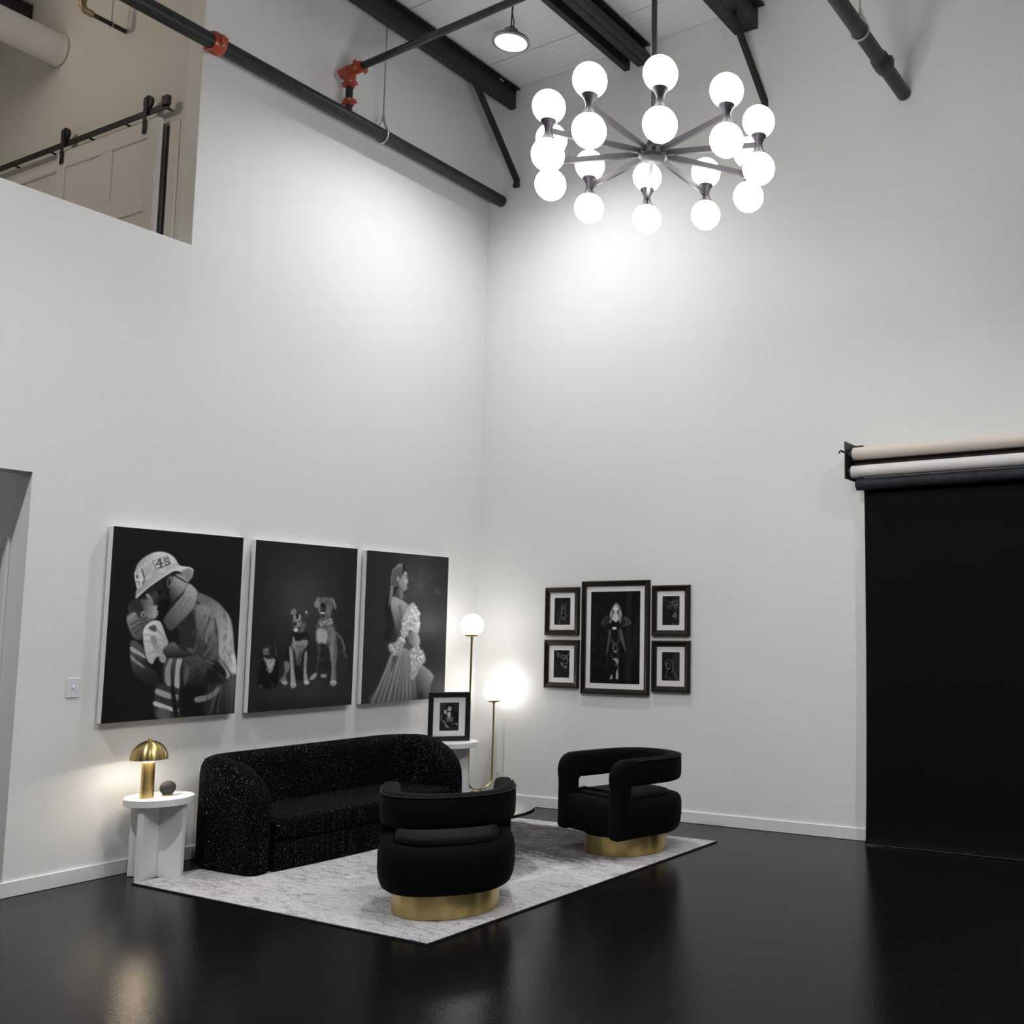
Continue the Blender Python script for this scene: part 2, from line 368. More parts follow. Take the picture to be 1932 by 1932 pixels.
# ------------------------------------------------------------------ roof purlins, braces
def zprofile(name, label, pieces, group='black roof purlins'):
    t = thing(name, label, 'beam', (pieces[0][0], 0, pieces[0][2]), group=group)
    x_, z_ = pieces[0][0], pieces[0][2]
    for nm, x0, x1, z0, z1 in [(p[4], p[0], p[1], p[2], p[3]) for p in pieces]:
        obj(nm, B((x0-x_, x1-x_, YMIN+0.05, -0.004, z0-z_, z1-z_), bevel=0.003, seg=1), M_STEEL, t)
    return t
P1 = zprofile('roof_purlin', 'black steel roof purlin nearest the room corner, a thin brace under it',
   [(0.302, 0.310, 6.412, 6.606, 'web'), (0.247, 0.302, 6.412, 6.420, 'bottom_flange'), (0.247, 0.254, 6.420, 6.438, 'lip'), (0.310, 0.365, 6.590, 6.598, 'top_flange')])
P2 = zprofile('roof_purlin', 'slim black roof purlin left of its deeper twin, above the chandelier',
   [(1.592, 1.600, 6.454, 6.645, 'web'), (1.540, 1.592, 6.454, 6.462, 'bottom_flange'), (1.540, 1.547, 6.462, 6.482, 'lip')])
P3 = zprofile('roof_purlin', 'wide black roof purlin just left of the chandelier rod',
   [(1.680, 1.756, 6.460, 6.640, 'web'), (1.756, 1.824, 6.465, 6.475, 'bottom_flange'), (1.816, 1.824, 6.475, 6.53, 'lip'), (1.756, 1.815, 6.626, 6.636, 'top_flange')])
P4 = zprofile('roof_purlin', 'broad black roof purlin right of the chandelier rod',
   [(2.653, 2.770, 6.478, 6.680, 'web'), (2.772, 2.872, 6.478, 6.680, 'box_web'), (2.872, 2.935, 6.660, 6.670, 'top_flange')])
for y in (-0.3, -0.27, -1.9, -1.87):
    obj('bolt', tube([(0.0635, y, 0.13), (0.078, y, 0.13)], 0.009, 8), M_ZINC, P1)
def brace(a, b, label):
    t = thing('purlin_brace', label, 'brace', b)
    o = np.array(b)
    M = along(np.array(a)-o, (0, 0, 0)); L = float(np.linalg.norm(np.array(a)-o))
    obj('bar', xform(([(-.022,-.004,0),(.022,-.004,0),(.022,.004,0),(-.022,.004,0),(-.022,-.004,L),(.022,-.004,L),(.022,.004,L),(-.022,.004,L)], [(0,1,2,3),(4,5,6,7),(0,1,5,4),(1,2,6,5),(2,3,7,6),(3,0,4,7)]), M), M_STEEL, t)
    obj('angle_leg', xform(([(-.022,0,0),(-.014,0,0),(-.014,.038,0),(-.022,.038,0),(-.022,0,L),(-.014,0,L),(-.014,.038,L),(-.022,.038,L)], [(0,1,2,3),(4,5,6,7),(0,1,5,4),(1,2,6,5),(2,3,7,6),(3,0,4,7)]), M), M_STEEL, t)
    obj('clip', B((-.03, .03, -.03, -.002, -.03, .012)), M_STEEL, t)
brace((0.28, -0.554, 6.43), (0.352, -0.006, 5.655), 'thin black angle brace from the corner purlin to the right wall')
brace((2.775, -0.33, 6.5), (2.935, -0.006, 5.78), 'thin black angle brace down behind the chandelier globes')

# ------------------------------------------------------------------ sprinkler pipework
def coupling(parent, a, b, r, mat=M_RED, bolts=True):
    """grooved coupling around a pipe from a to b"""
    M = along(a, b); L = float(np.linalg.norm(np.array(b)-np.array(a)))
    o = obj('coupling', xform(lathe([(r*1.02, 0), (r*1.3, 0.004), (r*1.42, L*.3), (r*1.42, L*.7), (r*1.3, L-.004), (r*1.02, L)], 20), M), mat, parent, smooth=True)
    for s in (-1, 1):
        obj('lug', xform((lambda m: (m[0], m[1]))(boxvf(-.016 + s*r*1.55, .016 + s*r*1.55, -.022, .022, L*.25, L*.75)), M), mat, o)
        if bolts: obj('bolt', xform(tube([(s*r*1.62, -.04, L*.5), (s*r*1.62, .04, L*.5)], .008, 8), M), M_ZINC, o)
    return o
def boxvf(x0, x1, y0, y1, z0, z1):
    return [(x0,y0,z0),(x1,y0,z0),(x1,y1,z0),(x0,y1,z0),(x0,y0,z1),(x1,y0,z1),(x1,y1,z1),(x0,y1,z1)], [(0,1,2,3),(4,5,6,7),(0,1,5,4),(1,2,6,5),(2,3,7,6),(3,0,4,7)]
XP, ZP, RP = 0.17, 5.53, 0.055
sp_ = thing('sprinkler_pipe', 'long black sprinkler main with red couplings running under the left wall', 'pipe', (XP, -0.01, ZP))
obj('main_pipe', tube([(0, 0, 0), (0, -9.0, 0)], RP, 24), M_PIPE, sp_, smooth=True)
coupling(sp_, (0, -2.90, 0), (0, -2.99, 0), RP)
YR = -1.816+0.01
obj('riser_pipe', tube([(0, YR, 0.03), (0, YR, 0.30)], 0.028, 16), M_PIPE, sp_, smooth=True)
coupling(sp_, (0, YR, 0.095), (0, YR, 0.145), 0.030)
tee = obj('tee_fitting', join(lathe([(.036, .27), (.046, .275), (.046, .40), (.036, .41)], 18, (0, YR, 0)), tube([(-.09, YR, .375), (.13, YR, .385)], .043, 16)), M_RED, sp_, smooth=True)
obj('plug', tube([(-.150, YR, .37), (-.09, YR, .375)], .022, 12), M_ZINC, tee, smooth=True)
coupling(sp_, (0, YR, 0.245), (0, YR, 0.295), 0.030); coupling(sp_, (0.085, YR, 0.383), (0.14, YR, 0.386), 0.030)
obj('branch_pipe', tube([(.05, YR, .38), (5.2, YR, .38+0.055*5.15)], 0.028, 16), M_PIPE, sp_, smooth=True)
def hanger(x, y, z, r, ztop, label):
    t = thing('pipe_hanger', label, 'pipe hanger', (x, y, z))
    obj('rod', tube([(0, 0, r+.09), (0, 0, ztop-z)], 0.006, 8), M_ZINC, t)
    pts = [(0, 0, r+.095)] + [((r+.006)*math.cos(a), 0, (r+.006)*math.sin(a)) for a in np.linspace(PI*.8, 2.2*PI, 20)] + [(0, 0, r+.095)]
    obj('ring', tube(pts, 0.009, 8), M_ZINC, t, smooth=True)
    obj('nut', tube([(0, 0, r+.07), (0, 0, r+.11)], .014, 6), M_ZINC, t)
hanger(XP, -1.464, ZP, RP, 6.6, 'thin steel rod hanger with ring holding the long black main pipe')
sp2 = thing('sprinkler_pipe', 'short black pipe with a sleeve coupling ending at the right wall, above right', 'pipe', (4.117, -0.01, 5.588))
obj('main_pipe', tube([(0, 0, 0), (0, -7.0, 0)], RP, 24), M_PIPE, sp2, smooth=True)
obj('sleeve', xform(lathe([(RP, 0), (RP*1.22, .01), (RP*1.3, .05), (RP*1.22, .15), (RP, .17)], 24), along((0, -.40, 0), (0, -.60, 0))), M_PIPE, sp2, smooth=True)
obj('lug', B((.05, .085, -.52, -.46, -.02, .02)), M_PIPE, sp2)
hanger(4.117, -0.93, 5.588, RP, 6.7, 'steel ring hanger around the short pipe at the upper right edge')

# ------------------------------------------------------------------ high bay lights
def high_bay(i, x, y, z):
    lab = ['round white high bay lamp hanging from wires beside the corner purlin', 'round high bay lamp over the hallway end of the room', 'round high bay lamp over the backdrop', 'round high bay lamp behind the camera position'][i]
    t = thing('high_bay_light', lab, 'ceiling light', (x, y, z), group='high bay lamps')
    obj('housing', lathe([(.055, .10), (.062, .06), (.10, .045), (.142, .02), (.148, .0), (.140, -.006), (.124, -.006), (.124, .004)], 40), M_ALU, t, smooth=True)
    obj('diffuser', lathe([(.123, -.003), (.09, -.012), (.05, -.016), (0.0, -.018)], 40), M_DIFF, t, smooth=True)
    obj('eyelet', tube([(.03*math.cos(a), 0, .115+.022*math.sin(a)) for a in np.linspace(0, 2*PI, 16)], .005, 6), M_WIRE, t)
    zc = ceil_z(x) - z
    obj('cable', tube([(0, 0, .13), (.004, .002, zc*.5), (0, 0, zc)], .006, 6), M_WIRE, t)
    obj('power_cord', tube([(.03, -.01, .10), (.035, -.01, .16), (.008, 0, .24), (.012, .004, zc*.6), (0, .01, zc)], .005, 6), M_WIRE, t)
    l = bpy.data.lights.new('bay_lamp', 'SPOT'); l.energy = BAY_W if i == 0 else BAY_W2; l.spot_size = BAY_ANGLE if i == 0 else math.radians(140); l.spot_blend = BAY_BLEND; l.shadow_soft_size = 0.12; l.color = (0.97, 0.985, 1.0)
    lo = bpy.data.objects.new('bay_lamp', l); COL.objects.link(lo); lo.parent = t; lo.location = (0, 0, -.03)
for i, b in enumerate(BAYS): high_bay(i, *b)

# ------------------------------------------------------------------ chandelier
HUB = (3.875, -3.145, 3.82)
ch = thing('chandelier', 'ten-arm dark bronze chandelier with twenty white globes on a long rod', 'chandelier', HUB)
obj('rod', tube([(0, 0, 0.03), (0, 0, ceil_z(HUB[0])-HUB[2])], 0.014, 12), M_IRON, ch, smooth=True)
obj('hub', lathe([(0, -.035), (.058, -.03), (.07, -.018), (.07, .012), (.05, .022), (.03, .06), (.02, .07), (0, .07)], 32), M_BRONZE, ch, smooth=True)
obj('canopy', lathe([(.07, ceil_z(HUB[0])-HUB[2]-.03), (.075, ceil_z(HUB[0])-HUB[2]-.002)], 24), M_IRON, ch, smooth=True)
RA, GR, GO = 0.52, 0.0765, 0.117
def globe_mesh(s):
    pr = []
    a0, a1 = math.radians(32), math.radians(148)
    for a in np.linspace(a0, math.radians(150), 22): pr.append((GR*math.sin(a), s*(GO-GR*math.cos(a))))
    zt = GR*math.cos(math.radians(30)); pr += [(GR*.42, s*(GO+zt+.004)), (0, s*(GO+zt+.006))]
    return lathe(pr, 28)
arm_me = None
for k in range(10):
    a = math.radians(-54 + 36*k); ca, sa = math.cos(a), math.sin(a)
    Mz = Matrix.Rotation(a, 4, 'Z')
    arm = obj('arm', xform(boxvf(.05, RA-.012, -.008, .008, -.014, .014), Mz), M_BRONZE, ch)
    obj('socket', lathe([(0, -.05), (.036, -.05), (.038, -.046), (.026, -.03), (.019, -.012), (.018, 0), (.019, .012), (.026, .03), (.038, .046), (.036, .05), (0, .05)], 20, (RA*ca, RA*sa, 0)), M_BRONZE, arm, smooth=True)
    for s in (1, -1):
        obj('globe', xform(globe_mesh(s), Matrix.Translation((RA*ca, RA*sa, 0))), M_GLOBE, arm, smooth=True)

# ------------------------------------------------------------------ loft objects
DY = YO - 0.055
bd = thing('barn_door', 'white panelled sliding barn door hanging in the loft', 'door', (-0.97, DY, 2.97))
DW0, DW1, DT = -0.615, 0.618, 2.14
obj('slab', B((DW0, DW1, -.006, .022, 0, DT)), M_DOOR, bd)
for nm, x0, x1, z0, z1 in [('stile', DW0, DW0+.105, 0, DT), ('stile', DW1-.105, DW1, 0, DT), ('stile', -.06, .06+.03, 1.62, DT-.13), ('stile', -.06, .09, .13, 1.47),
                           ('rail', DW0+.105, DW1-.105, DT-.13, DT), ('rail', DW0+.105, DW1-.105, 1.47, 1.62), ('rail', DW0+.105, DW1-.105, 0, .13)]:
    obj(nm, B((x0, x1, -.018, -.006, z0, z1), bevel=.003, seg=1), M_DOOR, bd)
for x in (-0.545, 0.475):
    st = obj('hanger_strap', B((x-.021, x+.021, -.030, -.0235, DT-.10, DT+.175), bevel=.003, seg=1), M_IRON, bd)
    obj('wheel', xform(lathe([(.0, 0), (.05, 0), (.05, .02), (.0, .02)], 24), Matrix.Translation((x+.012, -.0015, DT+.137)) @ Matrix.Rotation(PI/2, 4, 'X')), M_IRON, st, smooth=True)
    for dz in (-.08, -.015): obj('bolt', tube([(x, -.036, DT+dz), (x, -.018, DT+dz)], .009, 8), M_IRON, st)
brl = thing('barn_door_rail', 'black flat steel track above the barn door in the loft', 'rail', (-0.25, DY, 5.175))
obj('track', B((-3.3, 0, -.010, -.002, -.022, .022)), M_IRON, brl)
obj('stop', B((-.055, .01, -.03, .0, .0, .065)), M_IRON, brl)
for x in (-.06, -.55, -1.0, -1.5, -2.0, -2.5): obj('standoff', tube([(x, -.014, 0), (x, .054, 0)], .008, 10), M_IRON, brl)
struct(obj('window_1', B((-0.335, -0.30, YO-.012, YO-.0005, 2.97, 5.06)), M_DARK), 'black glass strip beside the barn door')
struct(obj('trim_2', B((-0.300, -0.205, YO-.016, YO-.0005, 2.951, 5.08), bevel=.003, seg=1), M_LOFT))
struct(obj('trim_3', B((-3.2, -1.62, YO-.02, YO-.0005, 5.02, 5.085), bevel=.003, seg=1), M_TRIM))
dk = thing('air_duct', 'white round air duct in the loft reaching the end wall', 'duct', (-1.80, YO-.004, 6.035))
obj('duct_body', tube([(0, 0, 0), (0, -6.0, 0)], 0.125, 32), M_LOFT, dk, smooth=True)
obj('flange', xform(lathe([(.125, 0), (.13, .002), (.13, .02), (.125, .025)], 32), along((0, 0, 0), (0, -.1, 0))), M_LOFT, dk, smooth=True)
lb = thing('roof_purlin', 'black roof beam running above the white duct in the loft', 'beam', (-2.235, YO-.006, 6.392))
obj('web', B((-.07, .0, -6, 0, 0, .15), bevel=.003, seg=1), M_STEEL, lb)
lp = thing('loft_sprinkler_pipe', 'thin black pipe with a brass elbow near the loft ceiling', 'pipe', (-0.94, YO-.004, 5.95))
obj('run_pipe', tube([(0, 0, 0), (0, -.26, 0)], .017, 12), M_PIPE, lp, smooth=True)
obj('elbow', tube([(0, -.24, 0), (0, -.29, .002), (0, -.31, .03), (0, -.31, .08)], .026, 14), M_COPPER, lp, smooth=True)
obj('drop_pipe', tube([(0, -.31, .06), (0, -.31, .62)], .017, 12), M_PIPE, lp, smooth=True)
obj('clamp', tube([(.021*math.cos(a), -.10, .021*math.sin(a)) for a in np.linspace(0, 2*PI, 14)], .006, 6), M_ZINC, lp)
obj('clamp_rod', tube([(0, -.10, .02), (0, -.10, .6)], .004, 6), M_ZINC, lp)
lt = thing('loft_ceiling_light', 'small flush ceiling lamp inside the loft', 'ceiling light', (-1.6, -5.4, 6.2))
obj('canopy', lathe([(.10, .03), (.11, .0), (.105, -.01)], 24), M_TRIM, lt, smooth=True)
obj('diffuser', lathe([(.1, -.008), (.085, -.05), (.05, -.075), (0, -.085)], 24), emat('loft_diffuser', (1, .86, .68), 4.0), lt, smooth=True)
obj('stem', tube([(0, 0, .02), (0, 0, ceil_z(-1.6)-6.2)], .015, 10), M_TRIM, lt)
l = bpy.data.lights.new('loft_lamp', 'POINT'); l.energy = LOFT_W; l.color = (1.0, 0.86, 0.68); l.shadow_soft_size = 0.1
lo = bpy.data.objects.new('loft_lamp', l); COL.objects.link(lo); lo.parent = lt; lo.location = (0, 0, -.2)

hl = thing('hall_fill_light', 'unseen fill lamp added in the hallway behind the left opening', 'ceiling light', (-1.15, -4.7, 2.75))  # added lamp, out of view, to brighten the shaded hallway wall
obj('canopy', lathe([(.12, .0), (.125, -.02), (.115, -.025)], 24), M_TRIM, hl, smooth=True)
obj('diffuser', lathe([(.11, -.022), (.09, -.055), (.05, -.075), (0, -.08)], 24), emat('hall_fill_glow', (1, .96, .92), 16.0), hl, smooth=True)
# ------------------------------------------------------------------ light switch
a, b = on(125.3, 1279.5, 0, 0.0), on(147.5, 1315.5, 0, 0.0)
sw = thing('light_switch', 'white toggle light switch on the wall beside the firefighter canvas', 'light switch', (0, (a[1]+b[1])/2, (a[2]+b[2])/2))
obj('plate', B((0.0005, .006, -.037, .037, -.058, .058), bevel=.002, seg=2), M_SWITCH, sw)
obj('toggle', xform(boxvf(.004, .018, -.004, .004, -.004, .012), Matrix.Rotation(-.25, 4, 'Y')), M_SWITCH, sw)
for z in (-.03, .03): obj('screw', tube([(.006, 0, z), (.0072, 0, z)], .003, 8), M_SWITCH, sw)

# ------------------------------------------------------------------ flat prints: a small painter
def lin(v): 
    c = np.clip(np.asarray(v, float)/255.0, 0, 1); return np.where(c <= .04045, c/12.92, ((c+.055)/1.055)**2.4)
def homog(src, dst):
    A = []
    for (x, y), (u, v) in zip(src, dst):
        A.append([x, y, 1, 0, 0, 0, -u*x, -u*y, -u]); A.append([0, 0, 0, x, y, 1, -v*x, -v*y, -v])
    return np.linalg.svd(np.array(A))[2][-1].reshape(3, 3)
class Pic:
    """grey picture sampled on an nu x nv grid; shapes are drawn in the coordinates of a sketch quad"""
    def __init__(s, quad, nu, nv, bg):
        s.nu, s.nv = nu, nv
        u, v = np.meshgrid(np.linspace(0, 1, nu), np.linspace(0, 1, nv))
        Hm = homog([(0, 0), (1, 0), (1, 1), (0, 1)], quad)
        q = np.stack([u.ravel(), v.ravel(), np.ones(u.size)]); p = Hm @ q
        s.X, s.Y = p[0]/p[2], p[1]/p[2]; s.V = np.full(u.size, float(bg))
    def _put(s, idx, cov, val, a):
        if callable(val): val = val(s.X[idx], s.Y[idx])
        c = np.clip(cov*a, 0, 1); s.V[idx] = s.V[idx]*(1-c) + val*c
    def poly(s, pts, val, soft=4, a=1.0, smooth=True):
        P = np.array(pts, float)
        if smooth and len(P) > 3:
            out = []; n = len(P)
            for i in range(n):
                p0, p1, p2, p3 = P[i-1], P[i], P[(i+1) % n], P[(i+2) % n]
                for t in (0, .33, .67):
                    out.append(.5*((2*p1)+(p2-p0)*t+(2*p0-5*p1+4*p2-p3)*t*t+(3*p1-p0-3*p2+p3)*t**3))
            P = np.array(out)
        mg = soft*3
        idx = np.where((s.X > P[:,0].min()-mg) & (s.X < P[:,0].max()+mg) & (s.Y > P[:,1].min()-mg) & (s.Y < P[:,1].max()+mg))[0]
        if not len(idx): return
        x, y = s.X[idx], s.Y[idx]; d2 = np.full(len(idx), 1e18); ins = np.zeros(len(idx), bool)
        for i in range(len(P)):
            ax, ay = P[i-1]; bx, by = P[i]; ex, ey = bx-ax, by-ay; wx, wy = x-ax, y-ay
            t = np.clip((wx*ex+wy*ey)/(ex*ex+ey*ey+1e-9), 0, 1); d2 = np.minimum(d2, (wx-ex*t)**2+(wy-ey*t)**2)
            if ay != by:
                c = ((ay > y) != (by > y)) & (x < ex*(y-ay)/ey+ax); ins ^= c
        sd = np.sqrt(d2)*np.where(ins, 1, -1)
        s._put(idx, 1/(1+np.exp(-np.clip(sd/soft*2, -30, 30))), val, a)
    def ell(s, cx, cy, rx, ry, val, soft=4, a=1.0, rot=0):
        c, n = math.cos(math.radians(rot)), math.sin(math.radians(rot))
        s.poly([(cx+rx*math.cos(t)*c-ry*math.sin(t)*n, cy+rx*math.cos(t)*n+ry*math.sin(t)*c) for t in np.linspace(0, 2*PI, 13)[:-1]], val, soft, a)
    def glow(s, cx, cy, rx, ry, add):
        s.V += add*np.exp(-((s.X-cx)/rx)**2-((s.Y-cy)/ry)**2)
    def line(s, pts, w, val, soft=3, a=1.0):
        P = np.array(pts, float); mg = w+soft*3
        idx = np.where((s.X > P[:,0].min()-mg) & (s.X < P[:,0].max()+mg) & (s.Y > P[:,1].min()-mg) & (s.Y < P[:,1].max()+mg))[0]
        if not len(idx): return
        x, y = s.X[idx], s.Y[idx]; d2 = np.full(len(idx), 1e18)
        for i in range(len(P)-1):
            ax, ay = P[i]; bx, by = P[i+1]; ex, ey = bx-ax, by-ay; wx, wy = x-ax, y-ay
            t = np.clip((wx*ex+wy*ey)/(ex*ex+ey*ey+1e-9), 0, 1); d2 = np.minimum(d2, (wx-ex*t)**2+(wy-ey*t)**2)
        s._put(idx, 1/(1+np.exp(-np.clip((w/2-np.sqrt(d2))/soft*2, -30, 30))), val, a)
    def petals(s, cx, cy, r, n, lo, hi, rng):
        for k in range(n):
            t = rng.uniform(0, 2*PI); q = r*math.sqrt(rng.uniform(0.02, 1))
            s.ell(cx+q*math.cos(t), cy+q*math.sin(t), rng.uniform(9, 18), rng.uniform(6, 11), rng.uniform(lo, hi), 4, .85, rng.uniform(0, 180))
    def mesh(s, name, mat, parent, TL, TR, BL, white=188.0, loc=None):
        TL, TR, BL = (np.array(p, float) for p in (TL, TR, BL))
        u, v = np.meshgrid(np.linspace(0, 1, s.nu), np.linspace(0, 1, s.nv))
        P = TL + u.ravel()[:, None]*(TR-TL) + v.ravel()[:, None]*(BL-TL)
        nu, nv = s.nu, s.nv; i = np.arange((nu-1)*(nv-1)); r, c = i//(nu-1), i % (nu-1); a = r*nu+c
        quads = np.stack([a, a+nu, a+nu+1, a+1], 1)
        me = bpy.data.meshes.new(name); me.vertices.add(len(P)); me.vertices.foreach_set('co', P.ravel())
        me.loops.add(quads.size); me.loops.foreach_set('vertex_index', quads.ravel().astype(np.int32))
        me.polygons.add(len(quads)); me.polygons.foreach_set('loop_start', (np.arange(len(quads))*4).astype(np.int32))
        me.update(calc_edges=True)
        gr = np.random.RandomState(len(name)+nu).normal(0, 1, (nv, nu)); gr = (gr + np.roll(gr, 1, 0) + np.roll(gr, 1, 1) + np.roll(gr, (1, 1), (0, 1)))/2
        s.V = np.clip(s.V*(1+.03*gr.ravel()), 0, 255)
        g = 0.8*lin(s.V)/lin(white); g = np.clip(g, 0.004, .9)
        ca = me.color_attributes.new('ink', 'FLOAT_COLOR', 'POINT')
        ca.data.foreach_set('color', np.stack([g*.985, g*.985, g*1.02, np.ones_like(g)], 1).ravel())
        me.materials.append(mat)
        o = bpy.data.objects.new(name, me); COL.objects.link(o); o.parent = parent
        return o
def ramp(x0, y0, v0, x1, y1, v1):
    dx, dy = x1-x0, y1-y0; L2 = dx*dx+dy*dy
    return lambda x, y: v0 + (v1-v0)*np.clip(((x-x0)*dx+(y-y0)*dy)/L2, 0, 1)

# canvas 1 sketch coordinates: photo pixel p -> (p - (170, 970)) * 4.6
def sk(ox, oy, k): return lambda *p: [((x-ox)*k, (y-oy)*k) for x, y in p]
def pic_fire():
    s = Pic(sk(170, 970, 4.6)((213.3, 991.7), (458.6, 1014.4), (443.9, 1346), (191.3, 1365.8)), 260, 350, 22)
    # far arm and hand
    s.poly([(362,1090),(470,1165),(490,1290),(600,1400),(580,1490),(450,1445),(375,1355),(350,1225)], ramp(360,1150,75,560,1450,30))
    s.poly([(360,1148),(470,1222),(475,1250),(360,1190)], 150, 5); s.poly([(356,1225),(450,1300),(470,1335),(365,1265)], 130, 5)
    # coat
    s.poly([(850,598),(935,672),(1040,715),(1130,780),(1212,880),(1240,1000),(1252,1150),(1270,1300),(1275,1420),(1262,1740),(790,1770),(770,1560),(640,1490),(640,1260),(690,1180),(780,1120),(770,1000),(650,950),(640,870),(760,740)], 38, 4)
    s.poly([(930,682),(1040,722),(1130,785),(1208,885),(1238,1000),(1252,1160),(1268,1330),(1200,1440),(1160,1340),(1105,1230),(1090,1010),(1040,850),(940,760)], ramp(1240,1000,158,950,850,95), 6)
    s.poly([(1080,900),(1110,1020),(1112,1220),(1085,1010)], 60, 8); s.line([(1075,900),(1105,1040),(1112,1230)], 8, 55, 5)
    s.poly([(900,800),(1030,800),(1072,900),(1095,1080),(1105,1260),(980,1275),(890,1240),(925,1010)], ramp(1080,950,120,900,1100,55), 8)
    for q in ([(1000,880),(960,960),(940,1080),(930,1200)], [(1040,900),(1000,1000),(985,1120)], [(1050,1060),(1010,1140),(950,1210)], [(1080,1130),(1030,1210),(960,1250)]):
        s.line(q, 9, 50, 8, .8)
    for q in ([(985,900),(950,1000)], [(1030,1000),(1000,1110)], [(1060,1150),(990,1230)], [(940,1240),(985,1290),(960,1330)]): s.line(q, 8, 140, 7, .6)
    s.poly([(850,598),(935,680),(915,790),(830,890),(760,960),(700,1010),(645,945),(660,880),(740,770),(810,690)], ramp(860,640,150,680,950,70), 5)
    s.line([(935,690),(915,790),(890,850)], 6, 40, 4); s.line([(820,720),(760,800),(690,890)], 7, 80, 7, .7); s.line([(870,720),(810,810),(740,900)], 7, 100, 7, .7)
    s.poly([(770,980),(880,900),(900,1000),(850,1180),(780,1120)], 40, 10, .8)
    s.poly([(1225,1240),(1262,1225),(1275,1375),(1235,1395)], 185, 5)
    s.poly([(1190,1440),(1270,1400),(1262,1740),(1020,1760),(1110,1560)], ramp(1260,1500,75,1100,1600,30), 8)
    s.poly([(1000,1700),(1050,1560),(1130,1480),(1060,1720)], 60, 6)
    # near sleeve with reflective bands
    s.poly([(670,1262),(790,1238),(900,1235),(1010,1270),(1165,1345),(1170,1430),(1000,1490),(830,1525),(690,1495),(635,1380)], ramp(900,1240,70,900,1500,25), 6)
    s.poly([(1090,1290),(1170,1350),(1165,1430),(1000,1480),(1010,1380)], 26, 12)
    s.poly([(690,1258),(722,1250),(700,1350),(705,1490),(660,1470),(652,1360)], 125, 5); s.poly([(762,1245),(812,1240),(782,1350),(780,1505),(738,1495),(742,1350)], 150, 5)
    s.poly([(830,1330),(870,1340),(850,1440),(815,1480)], 75, 8); s.line([(810,1245),(800,1350),(812,1510)], 7, 20, 4)
    # lower coat, belt, trousers
    s.poly([(585,1480),(690,1500),(780,1530),(790,1760),(590,1770),(560,1700)], 48, 6)
    s.poly([(582,1515),(700,1555),(770,1570),(772,1615),(700,1605),(578,1562)], 135, 4); s.poly([(572,1625),(700,1672),(782,1690),(786,1715),(700,1708),(562,1662)], 165, 4)
    s.poly([(705,1520),(740,1530),(770,1750),(735,1755)], 20, 5); s.poly([(595,1690),(690,1700),(690,1772),(595,1775)], 75, 8)
    s.poly([(790,1530),(1000,1500),(1050,1510),(1020,1740),(800,1760)], 20, 8)
    s.poly([(920,1590),(1040,1560),(1135,1485),(1120,1550),(1030,1615),(925,1635)], 110, 5)
    rng = random.Random(5)
    for k in range(70):       # cloth creases over coat and sleeve
        x, y = rng.uniform(900, 1240), rng.uniform(760, 1380)
        if x > 1215 and y < 900: continue
        L = rng.uniform(25, 80); an = rng.uniform(1.1, 1.9)
        s.line([(x, y), (x-L*math.cos(an)*.6, y+L*.6), (x-L*math.cos(an)*1.3, y+L)], rng.uniform(5, 12), rng.choice((35, 50, 130, 150)) if y < 1240 else rng.choice((20, 75)), 7, .38)
    for k in range(18):
        x, y = rng.uniform(830, 1150), rng.uniform(1260, 1450); s.line([(x, y), (x+rng.uniform(10, 50), y+rng.uniform(20, 60))], 8, rng.choice((18, 85)), 7, .5)
    for k in range(14):
        x = rng.uniform(1030, 1255); s.line([(x, 1480), (x-rng.uniform(10, 50), 1720)], 6, rng.choice((22, 70, 95)), 6, .5)
    for k in range(10):
        y = rng.uniform(1120, 1420); s.line([(370+rng.uniform(0, 40), y), (470+rng.uniform(0, 60), y+60)], 6, rng.choice((25, 85)), 6, .45)
    s.line([(1120,1240),(1190,1330),(1230,1400)], 10, 60, 6); s.line([(1000,1275),(1080,1300)], 8, 110, 6, .7)
    # head
    s.poly([(470,650),(560,590),(640,545),(720,500),(830,540),(845,600),(770,730),(680,840),(610,900),(570,820),(530,760),(490,720)], 30, 5)
    s.poly([(715,545),(790,520),(848,600),(790,690),(700,760),(690,680)], ramp(800,620,140,700,720,50), 8)
    s.ell(690, 585, 24, 52, 105, 6, 1, 8); s.ell(684, 590, 11, 34, 30, 5, 1, 8); s.line([(640,560),(650,650),(695,745)], 12, 18, 4); s.line([(705,515),(780,560),(835,590)], 10, 20, 4)
    s.poly([(480,700),(510,690),(540,735),(545,760),(510,745)], 130, 6); s.ell(560, 700, 30, 40, 55, 10)
    # helmet
    s.poly([(386,505),(402,440),(455,380),(530,337),(610,323),(690,345),(740,392),(772,442),(830,455),(882,470),(893,500),(880,548),(842,585),(815,560),(790,505),(715,495),(610,555),(510,625),(440,690),(402,732),(391,690),(402,640),(384,560)], ramp(400,600,140,760,420,190), 4)
    s.poly([(790,500),(840,470),(885,480),(880,545),(842,582),(815,555)], 120, 6)
    s.line([(395,722),(440,684),(520,618),(620,548),(720,487),(790,462),(860,462),(890,485)], 9, 205, 4)
    s.line([(470,590),(560,520),(650,480),(740,440)], 26, 140, 16, .5); s.ell(590, 345, 60, 12, 200, 10, .6)
    s.poly([(384,500),(440,474),(466,560),(452,605),(410,642),(388,565)], 185, 4); s.line([(445,478),(470,560),(455,600)], 10, 50, 4)
    s.ell(405, 540, 12, 18, 80, 5); s.line([(395,585),(425,590),(420,615)], 7, 70, 4); s.line([(400,500),(432,496)], 6, 110, 4)
    s.poly([(538,405),(664,360),(695,430),(570,477)], 175, 3, 1, False); s.line([(538,405),(664,360),(695,430),(570,477),(538,405)], 5, 70, 3)
